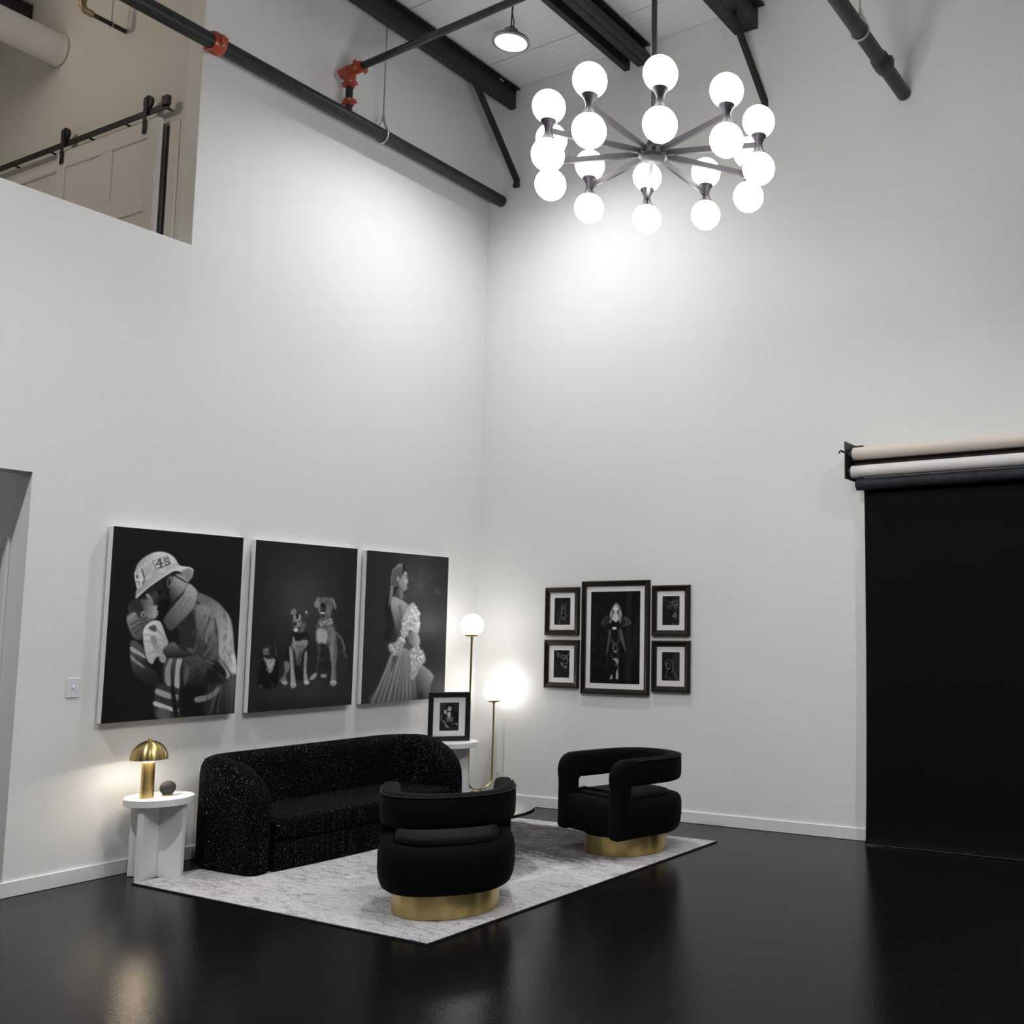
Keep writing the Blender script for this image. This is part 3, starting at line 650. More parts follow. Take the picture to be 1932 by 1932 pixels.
    s.line([(600,388),(570,437),(628,424)], 9, 45, 3); s.line([(602,390),(613,458)], 11, 45, 3); s.line([(596,460),(628,452)], 6, 45, 3)
    s.line([(675,380),(640,388),(647,414),(668,408),(682,420),(680,434),(660,441),(650,438)], 9, 45, 3)
    s.line([(430,470),(520,400),(640,360),(720,380)], 10, 205, 8, .5); s.line([(480,560),(520,530)], 14, 205, 8, .7); s.line([(600,500),(640,480)], 12, 200, 7, .7)
    s.poly([(560,790),(640,740),(700,760),(660,860),(610,905),(585,850)], 15, 8); s.line([(545,740),(585,800)], 6, 70, 5, .8); s.ell(600, 680, 16, 8, 14, 4); s.line([(575,660),(625,650)], 7, 12, 4)
    # baby
    s.ell(450, 825, 125, 88, 58, 8, 1, 10); s.ell(410, 800, 70, 55, 42, 14)
    s.poly([(440,742),(520,738),(556,785),(582,795),(578,825),(592,850),(578,885),(545,912),(490,890),(465,830)], ramp(570,820,150,450,800,75), 6)
    s.ell(462, 868, 22, 26, 135, 4); s.ell(464, 870, 10, 14, 60, 4); s.line([(530,785),(555,790)], 5, 45, 3); s.line([(572,855),(590,852)], 4, 60, 3)
    s.poly([(314,895),(370,852),(400,856),(420,900),(520,902),(545,912),(470,975),(445,1085),(385,1078),(342,1005)], ramp(330,900,120,460,1050,70), 5)
    for q in ([(350,960),(420,920),(480,915)], [(365,1005),(430,955),(500,930)], [(390,1035),(440,990),(470,960)]): s.line(q, 7, 40, 5)
    s.line([(340,910),(385,865)], 10, 150, 6, .7)
    s.poly([(470,985),(500,950),(545,922),(605,930),(635,985),(660,1060),(680,1115),(650,1190),(570,1250),(545,1300),(500,1270),(472,1160),(458,1040)], ramp(480,1000,190,660,1150,150), 5)
    for q in ([(470,1045),(520,1050)], [(475,1100),(540,1110)], [(590,1010),(650,1080)], [(600,1090),(670,1110)], [(500,1210),(560,1190)]): s.line(q, 6, 120, 5)
    s.poly([(505,985),(560,960),(580,1000),(560,1020)], 70, 6); s.poly([(525,1060),(570,1060),(590,1120),(625,1180),(660,1240),(650,1285),(612,1280),(585,1215),(540,1130)], ramp(540,1080,120,640,1240,150), 5)
    for q in ([(600,1240),(620,1275)], [(625,1235),(645,1265)]): s.line(q, 5, 60, 3)
    s.poly([(630,1180),(710,1112),(750,1125),(810,1195),(862,1160),(885,1165),(895,1195),(830,1245),(690,1245)], ramp(720,1120,95,720,1240,30), 6)
    s.line([(855,1165),(890,1190)], 12, 100, 5)
    return s
def pic_dogs():
    s = Pic(sk(450, 1000, 5.367)((482.4, 1017.5), (674.8, 1035.6), (663.6, 1329.8), (467.6, 1345.3)), 230, 340, 29)
    s.glow(640, 700, 330, 420, 26); s.glow(640, 1600, 480, 150, 16)
    rng = random.Random(3)
    # great dane
    s.poly([(985,1030),(1050,1110),(1095,1230),(1112,1380),(1065,1505),(990,1490),(960,1300)], 38, 7)
    s.line([(995,1045),(1050,1115),(1078,1215)], 14, 100, 8); s.line([(1060,1225),(1100,1290)], 12, 95, 9, .8)
    s.poly([(815,900),(940,890),(985,1040),(1002,1200),(985,1330),(900,1320),(850,1250),(795,1150),(778,1060)], 72, 6)
    s.poly([(800,1010),(870,1000),(905,1060),(890,1140),(845,1165),(795,1125)], 150, 8); s.poly([(900,990),(960,990),(985,1100),(940,1180)], 105, 10)
    s.poly([(820,1160),(900,1180),(940,1290),(950,1440),(880,1380)], 28, 9)
    s.poly([(790,1150),(838,1190),(830,1300),(795,1450),(770,1510),(730,1515),(775,1440),(800,1290)], 50, 5)
    s.poly([(724,1512),(752,1465),(795,1447),(790,1485),(755,1518)], 135, 5)
    s.poly([(930,1170),(1000,1170),(1000,1300),(988,1400),(992,1560),(940,1572),(945,1400),(935,1290)], ramp(930,1300,125,1010,1300,70), 5)
    s.ell(963, 1548, 32, 24, 160, 5); s.ell(865, 1478, 32, 20, 130, 5)
    s.poly([(818,915),(850,925),(935,890),(948,955),(880,965),(830,975)], 140, 5); s.line([(830,930),(870,960),(930,920)], 7, 60, 5)
    s.poly([(798,705),(850,682),(930,690),(955,760),(938,860),(905,915),(850,915),(822,850),(800,770)], 88, 5)
    s.poly([(800,688),(822,700),(805,780),(778,788),(768,745)], 120, 5); s.poly([(935,690),(968,705),(992,785),(978,802),(955,745)], 115, 5)
    s.poly([(835,745),(880,745),(888,820),(855,838),(828,820)], 38, 6); s.ell(853, 765, 22, 20, 18, 5); s.ell(852, 843, 22, 9, 200, 3); s.ell(853, 872, 26, 20, 50, 6)
    s.ell(830, 712, 12, 9, 20, 4); s.ell(900, 728, 12, 10, 20, 4); s.line([(812,730),(815,800),(830,840)], 10, 130, 6); s.line([(900,770),(910,840)], 12, 120, 8)
    for k in range(60):
        x, y = rng.uniform(800, 990), rng.uniform(930, 1320); s.line([(x, y), (x+rng.uniform(-12, 12), y+rng.uniform(14, 40))], 5, rng.choice((28, 45, 120, 150)), 4, .35)
    for k in range(26):
        x, y = rng.uniform(812, 940), rng.uniform(700, 890); s.line([(x, y), (x+rng.uniform(-6, 6), y+rng.uniform(10, 26))], 5, rng.choice((30, 50, 130, 150)), 4, .45)
    for x in (948, 962, 976): s.line([(x, 1545), (x, 1568)], 3, 40, 2)
    s.ell(833, 712, 5, 4, 170, 2); s.ell(902, 728, 5, 4, 170, 2)
    # shepherd mix
    s.poly([(535,1050),(700,1040),(722,1150),(705,1290),(690,1510),(560,1510),(545,1400),(465,1340),(478,1240),(515,1150)], 24, 6)
    s.poly([(555,1075),(585,1130),(690,1110),(702,1165),(650,1240),(625,1340),(590,1370),(575,1250),(540,1180)], ramp(560,1100,140,650,1350,75), 7)
    s.line([(600,1190),(640,1180)], 9, 60, 6); s.line([(640,1240),(600,1340)], 12, 40, 8)
    s.poly([(515,1180),(552,1240),(562,1390),(584,1560),(575,1590),(535,1592),(528,1400)], 140, 5); s.ell(556, 1570, 28, 24, 165, 5)
    s.poly([(672,1250),(698,1245),(692,1440),(718,1545),(700,1565),(668,1558),(660,1440)], 130, 5); s.ell(694, 1545, 26, 20, 160, 5)
    s.poly([(465,1335),(515,1345),(520,1410),(480,1475),(500,1545),(480,1568),(430,1540),(425,1515),(470,1455)], 105, 7); s.ell(472, 1548, 28, 20, 145, 5)
    s.poly([(555,850),(600,822),(680,832),(698,920),(690,1000),(645,1042),(575,1035),(550,960)], 50, 5)
    s.poly([(528,850),(540,805),(575,798),(590,840),(560,858)], 115, 5); s.poly([(655,830),(690,812),(718,850),(695,885),(665,865)], 60, 5); s.ell(688, 835, 10, 16, 150, 4)
    s.ell(568, 885, 11, 28, 150, 5); s.ell(620, 885, 12, 30, 160, 5); s.ell(598, 870, 8, 30, 25, 4); s.poly([(555,905),(620,905),(640,960),(600,985),(558,970)], 125, 6)
    s.ell(573, 950, 18, 18, 15, 4); s.ell(582, 1012, 24, 22, 180, 4); s.poly([(630,950),(680,940),(660,1030),(620,1030)], 85, 8); s.ell(612, 930, 7, 7, 12, 3)
    for k in range(70):
        x, y = rng.uniform(540, 700), rng.uniform(1060, 1380); s.line([(x, y), (x+rng.uniform(-14, 10), y+rng.uniform(16, 40))], 5, rng.choice((18, 30, 110, 150)), 4, .32)
    for k in range(24):
        x, y = rng.uniform(555, 690), rng.uniform(840, 1020); s.line([(x, y), (x+rng.uniform(-8, 8), y+rng.uniform(10, 24))], 5, rng.choice((20, 40, 140)), 4, .4)
    for x in (545, 556, 568): s.line([(x, 1568), (x, 1588)], 3, 50, 2)
    s.ell(575, 945, 5, 4, 120, 2)
    # small black dog
    s.poly([(240,1320),(390,1300),(405,1480),(380,1590),(215,1605),(200,1520)], 15, 7)
    s.ell(325, 1225, 80, 92, 30, 10)
    for k in range(46):
        t = rng.uniform(0, 2*PI); q = rng.uniform(30, 80); x, y = 328+q*math.cos(t), 1215+q*1.05*math.sin(t)
        s.line([(x, y), (x+rng.uniform(-12, 12), y+rng.uniform(6, 26))], 4, rng.uniform(40, 105), 3, .8)
    s.ell(290, 1215, 16, 20, 110, 7); s.ell(262, 1218, 12, 16, 110, 6); s.ell(280, 1250, 32, 22, 90, 8); s.ell(275, 1282, 38, 12, 14, 6)
    s.poly([(255,1290),(300,1310),(372,1310),(350,1410),(312,1452),(285,1370)], 140, 9)
    for k in range(24):
        x, y = rng.uniform(270, 370), rng.uniform(1300, 1430); s.line([(x, y), (x+rng.uniform(-8, 8), y+22)], 4, rng.choice((40, 200)), 3, .6)
    s.ell(228, 1585, 24, 18, 60, 7); s.ell(345, 1572, 14, 16, 50, 7)
    return s
def pic_gown():
    s = Pic(sk(660, 1020, 4.829)((691.3, 1037.5), (846.9, 1051.7), (838.5, 1316), (681.8, 1329.2)), 210, 340, 36)
    rng = random.Random(11)
    s.glow(600, 420, 190, 330, 26)
    for k in range(40): s.ell(rng.gauss(610, 70), rng.gauss(390, 110), rng.uniform(8, 26), rng.uniform(8, 20), rng.uniform(60, 90), 10, .35)
    # hair
    s.poly([(375,500),(425,450),(430,600),(400,720),(395,830),(365,920),(305,890),(325,780),(308,640),(335,520)], 22, 8)
    # skirt
    s.poly([(375,1040),(450,1000),(545,980),(565,1110),(605,1260),(605,1455),(190,1490),(260,1330),(330,1160)], ramp(470,1000,125,420,1480,72), 7)
    for x0, x1 in ((390, 210), (405, 260), (430, 300), (455, 350), (475, 400), (490, 440), (505, 480), (520, 520), (535, 560)):
        s.line([(x0, 1050), ((x0*.45+x1*.55), 1280), (x1, 1480)], 9, rng.uniform(120, 165), 7, .75); s.line([(x0+12, 1060), ((x0*.45+x1*.55)+22, 1290), (x1+28, 1480)], 8, 55, 7, .6)
    s.poly([(395,1060),(440,1050),(380,1200),(385,1120)], 55, 10, .8)
    # leg
    s.poly([(615,1120),(690,1160),(752,1215),(762,1255),(735,1330),(720,1445),(625,1455),(605,1300)], ramp(745,1230,120,620,1350,48), 6)
    s.line([(650,1140),(715,1180),(755,1235)], 10, 140, 8, .7)
    # torso, arm, belly
    s.poly([(385,520),(430,512),(500,560),(535,600),(520,700),(480,860),(430,850),(400,720),(372,610)], ramp(440,560,150,420,840,60), 6)
    s.line([(455,600),(465,700),(440,830)], 12, 60, 8, .7)
    s.poly([(520,850),(605,838),(636,890),(638,950),(610,985),(560,960),(520,900)], ramp(630,900,155,530,900,85), 6)
    s.poly([(430,850),(480,880),(540,940),(610,985),(545,1005),(470,930)], 70, 6)
    s.poly([(435,420),(485,460),(478,545),(430,520),(400,505)], ramp(480,480,110,420,490,60), 6); s.line([(465,470),(470,530)], 8, 140, 6, .6)
    # head
    s.poly([(385,250),(440,208),(495,225),(517,280),(500,330),(450,420),(395,480),(368,420),(370,300)], 38, 5)
    s.poly([(498,285),(518,292),(521,345),(533,380),(520,394),(523,418),(516,448),(480,466),(452,425),(444,375),(472,335)], ramp(520,380,165,450,400,100), 5)
    s.line([(500,318),(515,316)], 5, 35, 3); s.line([(503,338),(516,340)], 5, 30, 3); s.line([(510,412),(524,410)], 6, 60, 3); s.ell(437, 350, 13, 24, 130, 4)
    for k in range(7):
        x = 378+k*15; s.line([(445+k*5, 214), (x+8, 270), (x, 350), (x-4+k*1.5, 420)], 5, 165, 3, .85)
    for k in range(5): s.line([(372+k*6, 420), (366+k*5, 500), (354+k*9, 600-k*22)], 5, 150, 3, .85)
    # flowers
    s.poly([(540,592),(578,568),(612,612),(636,690),(632,835),(585,842),(545,822),(512,882),(470,885),(488,700),(512,650)], 160, 6)
    s.petals(580, 660, 55, 40, 120, 225, rng); s.petals(595, 770, 50, 36, 110, 220, rng); s.petals(515, 740, 38, 24, 110, 205, rng); s.petals(500, 840, 34, 22, 100, 200, rng)
    s.poly([(445,885),(500,890),(492,965),(480,1005),(430,1052),(370,1022),(354,950),(420,930)], 140, 7)
    s.petals(470, 920, 32, 22, 110, 205, rng); s.petals(415, 985, 52, 36, 100, 200, rng)
    s.poly([(555,992),(640,988),(682,1040),(687,1100),(662,1132),(628,1180),(600,1245),(565,1270),(555,1120)], 145, 7)
    s.petals(610, 1030, 55, 34, 110, 210, rng); s.petals(655, 1080, 34, 22, 110, 210, rng); s.petals(595, 1140, 34, 22, 105, 200, rng); s.petals(580, 1220, 26, 16, 90, 180, rng); s.petals(420, 1290, 24, 10, 90, 120, rng)
    return s
def pic_woman():
    s = Pic([(648,228),(1210,215),(1208,1312),(638,1300)], 150, 280, 11)
    s.poly([(885,420),(930,356),(972,385),(998,480),(1003,580),(960,560),(955,450),(905,450),(880,590),(848,570),(862,480)], 120, 6)
    s.line([(880,470),(862,570)], 8, 175, 5); s.line([(985,450),(995,560)], 8, 185, 5); s.line([(965,520),(975,600)], 8, 150, 6)
    s.ell(930, 425, 24, 42, 205, 5); s.ell(922, 402, 5, 4, 60, 3); s.ell(944, 402, 5, 4, 60, 3); s.ell(930, 440, 8, 4, 70, 3)
    s.poly([(910,470),(948,470),(965,560),(930,588),(890,555)], 180, 5); s.poly([(895,560),(930,585),(970,560),(965,690),(900,690)], 14, 4)
    s.poly([(845,500),(870,560),(800,640),(762,595)], 34, 6); s.poly([(1010,500),(1108,585),(1100,605),(1010,640),(990,560)], 34, 6)
    for q in ([(835,510),(768,585),(778,612)], [(1020,510),(1075,550),(1108,590),(1010,632)], [(1040,530),(1060,590)], [(860,670),(850,780),(825,960)], [(985,655),(1010,760),(1050,925)], [(1000,720),(990,800)], [(960,680),(975,760)]): s.line(q, 7, 105, 4, .9)
    s.poly([(865,680),(880,680),(868,800),(830,960),(840,850)], 75, 6); s.poly([(975,665),(1000,680),(1030,800),(1045,920),(990,790)], 80, 6)
    s.poly([(897,642),(936,640),(936,665),(897,667)], 205, 3)
    s.line([(888,785),(905,830)], 7, 130, 4); s.line([(972,780),(950,830)], 7, 110, 4); s.ell(928, 865, 34, 50, 38, 6)
    for q in ([(900,850),(925,830),(950,850)], [(895,880),(910,920)], [(962,880),(945,930)], [(910,860),(905,895)]): s.line(q, 6, 120, 4)
    s.ell(928, 882, 14, 12, 14, 4); s.ell(928, 930, 18, 8, 175, 4); s.line([(880,950),(900,1000)], 6, 80, 4); s.line([(968,940),(975,1000)], 6, 80, 4)
    s.poly([(895,1015),(930,1005),(965,1020),(955,1085),(940,1060),(915,1030)], 140, 5); s.line([(965,1020),(962,1140)], 6, 110, 4); s.line([(940,1060),(938,1100)], 8, 120, 5)
    s.poly([(945,1150),(960,1150),(966,1240),(945,1258),(936,1240)], 160, 5); s.poly([(884,1205),(895,1200),(898,1250),(875,1258),(868,1240)], 150, 5); s.line([(800,1190),(870,1195)], 5, 26, 6); s.line([(970,1190),(1030,1195)], 5, 26, 6)
    return s
def pic_small(i):
    Q = [[(218,298),(397,293),(397,612),(216,616)], [(1482,280),(1680,277),(1680,617),(1482,617)], [(213,910),(392,907),(387,1237),(208,1232)], [(1480,932),(1684,935),(1684,1274),(1480,1270)]][i]
    s = Pic(Q, 110, 190, 20)
    st = [
      [([(290,335),(298,350)],55), ([(310,370),(325,375)],130), ([(293,395),(300,385),(296,410),(298,450),(300,480)],125), ([(320,398),(304,425),(310,440)],140), ([(320,398),(334,420),(340,450)],140), ([(345,370),(347,390),(343,410)],120), ([(335,465),(350,490),(352,520)],150), ([(300,460),(302,475)],160), ([(290,485),(282,530),(280,570),(272,605)],125), ([(300,530),(315,525),(322,535),(335,530)],170), ([(330,535),(325,560)],160), ([(345,560),(345,600)],90)],
      [([(1550,335),(1565,350)],120), ([(1585,350),(1610,340),(1630,335)],190), ([(1590,365),(1600,360)],170), ([(1660,325),(1650,355),(1655,395)],130), ([(1545,380),(1540,415),(1550,425)],110), ([(1570,375),(1580,390),(1560,420)],140), ([(1600,385),(1625,375),(1640,380)],190), ([(1595,395),(1610,405),(1640,400)],120), ([(1640,395),(1650,415),(1625,420)],120), ([(1575,420),(1590,425)],90), ([(1560,450),(1550,500),(1545,540)],45), ([(1625,480),(1600,515),(1615,520)],180), ([(1640,490),(1630,520),(1645,510)],200), ([(1620,470),(1640,480)],130), ([(1635,530),(1620,545)],110), ([(1600,600),(1605,612)],170)],
      [([(240,925),(270,955),(285,970)],140), ([(250,960),(262,990)],170), ([(280,985),(300,1000)],120), ([(300,975),(320,970),(350,975)],170), ([(308,990),(305,1010)],110), ([(335,975),(335,1000)],120), ([(375,950),(365,980),(352,990)],170), ([(318,1020),(330,1000),(345,1010),(360,1000),(372,1030),(365,1060),(350,1070)],180), ([(318,1020),(325,1050),(345,1070)],90), ([(300,1055),(310,1075)],190), ([(295,1060),(300,1085),(310,1095)],200), ([(325,1095),(335,1108),(350,1108),(358,1095)],230), ([(330,1120),(350,1130),(360,1120)],110), ([(340,1140),(335,1170)],55), ([(280,1170),(285,1182)],70), ([(305,1228),(318,1230)],190)],
      [([(1528,965),(1532,975)],80), ([(1545,1020),(1560,1025),(1580,1025)],120), ([(1612,1020),(1608,1040)],140), ([(1525,1040),(1520,1075),(1530,1105)],160), ([(1530,1070),(1550,1050),(1575,1075),(1580,1095)],130), ([(1535,1070),(1532,1105)],150), ([(1580,1030),(1605,1055),(1608,1090),(1605,1130)],130), ([(1538,1125),(1545,1140),(1560,1130),(1568,1122)],210), ([(1605,1105),(1608,1150),(1595,1175)],130), ([(1540,1160),(1530,1195),(1520,1240)],130), ([(1622,1165),(1635,1210),(1655,1255)],120), ([(1632,1180),(1650,1245)],85), ([(1555,1230),(1565,1250)],140), ([(1540,1100),(1560,1095)],50)]][i]
    for q, v in st:
        s.line(q, 7, v*.85, 4, .95)
    return s
def pic_family():
    s = Pic([(825,1478),(995,1478),(990,1728),(822,1733)], 110, 160, 34)
    s.glow(870, 1510, 90, 60, 18)
    s.poly([(940,1560),(975,1570),(985,1640),(975,1690),(900,1690),(880,1640),(920,1600)], 22, 5)
    s.ell(915, 1515, 36, 28, 20, 5); s.ell(912, 1535, 20, 24, 165, 4); s.ell(905, 1528, 5, 3, 60, 2); s.ell(920, 1528, 5, 3, 60, 2); s.line([(904,1546),(920,1546)], 4, 215, 2)
    s.ell(872, 1548, 20, 26, 30, 4); s.ell(874, 1562, 15, 20, 165, 4); s.ell(940, 1550, 14, 22, 26, 4)
    s.ell(905, 1568, 22, 14, 30, 4); s.ell(906, 1582, 17, 20, 190, 4); s.ell(900, 1578, 4, 3, 70, 2); s.ell(912, 1578, 4, 3, 70, 2)
    s.poly([(885,1605),(925,1605),(935,1650),(880,1650)], 90, 5); s.poly([(895,1600),(915,1600),(908,1625)], 190, 4)
    s.poly([(845,1595),(870,1590),(880,1640),(870,1680),(840,1650)], 24, 5); s.line([(842,1590),(836,1640)], 8, 120, 4); s.line([(855,1640),(880,1680),(898,1700)], 8, 160, 4); s.line([(935,1610),(942,1640)], 8, 120, 4)
    s.line([(930,1672),(960,1665),(980,1670)], 6, 130, 4); s.ell(975, 1672, 8, 6, 170, 3); s.line([(880,1690),(905,1700)], 7, 150, 4)
    return s

# ------------------------------------------------------------------ the three wall canvases
DC = 0.06
CAN = [(((213.3,991.7),(458.6,1014.4),(443.9,1346.0),(191.3,1365.8)), pic_fire, 'canvas print of a firefighter cradling a baby on black'),
       (((482.4,1017.5),(674.8,1035.6),(663.6,1329.8),(467.6,1345.3)), pic_dogs, 'canvas print of three seated dogs on a dark backdrop'),
       (((691.3,1037.5),(846.9,1051.7),(838.5,1316.0),(681.8,1329.2)), pic_gown, 'canvas print of an expectant woman in a flowered gown')]
for q, fn, lab in CAN:
    P = [on(x, y, 0, DC) for x, y in q]
    ya, yb = (P[0][1]+P[3][1])/2, (P[1][1]+P[2][1])/2; zt, zb = (P[0][2]+P[1][2])/2, (P[2][2]+P[3][2])/2
    t = thing('canvas_print', lab, 'canvas', (0, (ya+yb)/2, (zt+zb)/2), group='large canvases over the sofa')
    hw, hh = (yb-ya)/2, (zt-zb)/2
    obj('stretcher_block', B((.012, DC-.0012, -hw, hw, -hh, hh), bevel=.002, seg=1), M_CANVAS, t)
    obj('wall_cleat', B((.0005, .012, -hw+.05, hw-.05, hh-.12, hh-.06)), M_CANVAS, t)
    fn().mesh('printed_face', M_PRINT, t, (DC, -hw+.001, hh-.001), (DC, hw-.001, hh-.001), (DC, -hw+.001, -hh+.001))

# ------------------------------------------------------------------ framed photographs
def frame_ring(w, h, prof):
    """profile: (inset from outer edge, height off the back) swept round a w x h rectangle in local xz, height towards -y"""
    rings = []
    for d, t in prof:
        rings.append([(-w/2+d, -t, -h/2+d), (w/2-d, -t, -h/2+d), (w/2-d, -t, h/2-d), (-w/2+d, -t, h/2-d)])
    v = [p for r in rings for p in r]; f = []
    n = len(rings)
    for i in range(n):
        for k in range(4): f.append((i*4+k, i*4+(k+1) % 4, ((i+1) % n)*4+(k+1) % 4, ((i+1) % n)*4+k))
    return v, f
def framed(root, w, h, fw, prw, prh, pic, depth=.03, mould=M_FRAMED, lip=True, white=200.0):
    obj('moulding', frame_ring(w, h, [(0, 0), (0, depth*.8), (.004, depth*.93), (fw*.22, depth), (fw*.42, depth*.93), (fw*.8, depth*.62), (fw*.92, depth*.6), (fw*.92, .008), (fw*.92, 0)]), mould, root)
    if lip:
        obj('worn_edge', frame_ring(w, h, [(.0035, depth*.90), (.0035, depth*.96), (.007, depth*1.0), (.010, depth*.9)]), M_FRAMEL, root)
        obj('inner_lip', frame_ring(w, h, [(fw*.86, depth*.5), (fw*.86, depth*.66), (fw, depth*.6), (fw, depth*.4)]), M_FRAMEL, root)
    obj('mat_board', B((-w/2+fw*.9, w/2-fw*.9, -.0115, -.004, -h/2+fw*.9, h/2-fw*.9)), M_MAT, root)
    pic.mesh('printed_photo', M_PRINTG, root, (-prw/2, -.0125, prh/2), (prw/2, -.0125, prh/2), (-prw/2, -.0125, -prh/2), white)
    obj('glass', B((-w/2+fw*.95, w/2-fw*.95, -.0165, -.0145, -h/2+fw*.95, h/2-fw*.95)), M_GLASS, root)
def fpx(x, y): return (1010+x/6.232, 1080+y/6.232)
FR = [((108,182),(505,168),(500,738),(108,740), (218,298),(397,612), 'small framed portrait of a dog, upper left of the frame group'),
      ((1362,155),(1805,142),(1805,748),(1362,748), (1482,280),(1680,617), 'small framed portrait of a shaggy dog, upper right of the frame group'),
      ((98,795),(500,790),(492,1368),(94,1352), (213,910),(390,1235), 'small framed close-up of a grinning dog, lower left of the frame group'),
      ((1358,805),(1805,800),(1805,1418),(1358,1402), (1480,933),(1684,1272), 'small framed portrait of a sharp-eared dog, lower right of the frame group'),
      ((536,104),(1330,86),(1325,1455),(527,1422), (645,222),(1209,1308), 'tall framed photograph of a woman standing behind a dog')]
for i, (a, b_, c, d, p0, p1, lab) in enumerate(FR):
    P = [on(*fpx(*q), 1, -.03) for q in (a, b_, c, d)]
    x0, x1 = (P[0][0]+P[3][0])/2, (P[1][0]+P[2][0])/2; zt, zb = (P[0][2]+P[1][2])/2, (P[2][2]+P[3][2])/2
    q0, q1 = on(*fpx(*p0), 1, -.0135), on(*fpx(*p1), 1, -.0135)
    t = thing('picture_frame', lab, 'picture frame', ((x0+x1)/2, -.0006, (zt+zb)/2), group='framed photographs on the right wall')
    fw = 0.047
    framed(t, x1-x0, zt-zb, fw, abs(q1[0]-q0[0]), abs(q0[2]-q1[2]), pic_small(i) if i < 4 else pic_woman())

# ------------------------------------------------------------------ rug
RX0, RX1, RY0, RY1, RT = 0.362, 2.777, -3.30, -0.53, 0.010
rg = thing('area_rug', 'distressed grey and charcoal rug under the seating group', 'rug', ((RX0+RX1)/2, (RY0+RY1)/2, 0), math.radians(-1.2))
hx, hy = (RX1-RX0)/2, (RY1-RY0)/2
obj('pile', B((-hx, hx, -hy, hy, .0008, RT), bevel=.003, seg=1), M_RUG, rg)
obj('bound_edge', (lambda: (lambda v, f: (v, f))(*loft([[(sx*(hx+e), sy*(hy+e), z) for sx, sy in ((-1,-1),(1,-1),(1,1),(-1,1))] for e, z in ((-.002, .0005), (.005, .0005), (.006, .006), (.002, .0085), (-.002, .0085))], cap=False)))(), M_PIPING, rg)

# ------------------------------------------------------------------ armchairs
def u_path(n=60, w=.310, xf=.305, back=.315, ex=2.4):
    pts = []
    for t in np.linspace(0, 1, 12): pts.append((xf*(1-t), w))
    for t in np.linspace(0, PI, n)[1:-1]:
        c, s = math.cos(t), math.sin(t)
        pts.append((-back*abs(s)**(2/ex), w*math.copysign(abs(c)**(2/ex), c)))
    for t in np.linspace(0, 1, 12): pts.append((xf*t, -w))
    P = np.array(pts); d = np.r_[0, np.cumsum(np.linalg.norm(np.diff(P, axis=0), axis=1))]
    return P, d
UP, US = u_path()
def u_at(s):
    p = np.array([np.interp(s, US, UP[:,0]), np.interp(s, US, UP[:,1])])
    if s < 0: p = UP[0] + (UP[0]-UP[1])/np.linalg.norm(UP[0]-UP[1])*(-s)
    if s > US[-1]: p = UP[-1] + (UP[-1]-UP[-2])/np.linalg.norm(UP[-1]-UP[-2])*(s-US[-1])
    s = min(max(s, .0), US[-1]); e = .04; a = np.array([np.interp(s-e, US, UP[:,0]), np.interp(s-e, US, UP[:,1])]); b = np.array([np.interp(s+e, US, UP[:,0]), np.interp(s+e, US, UP[:,1])])
    d = b-a; d /= np.linalg.norm(d); return p, np.array([-d[1], d[0]])*-1     # outward normal
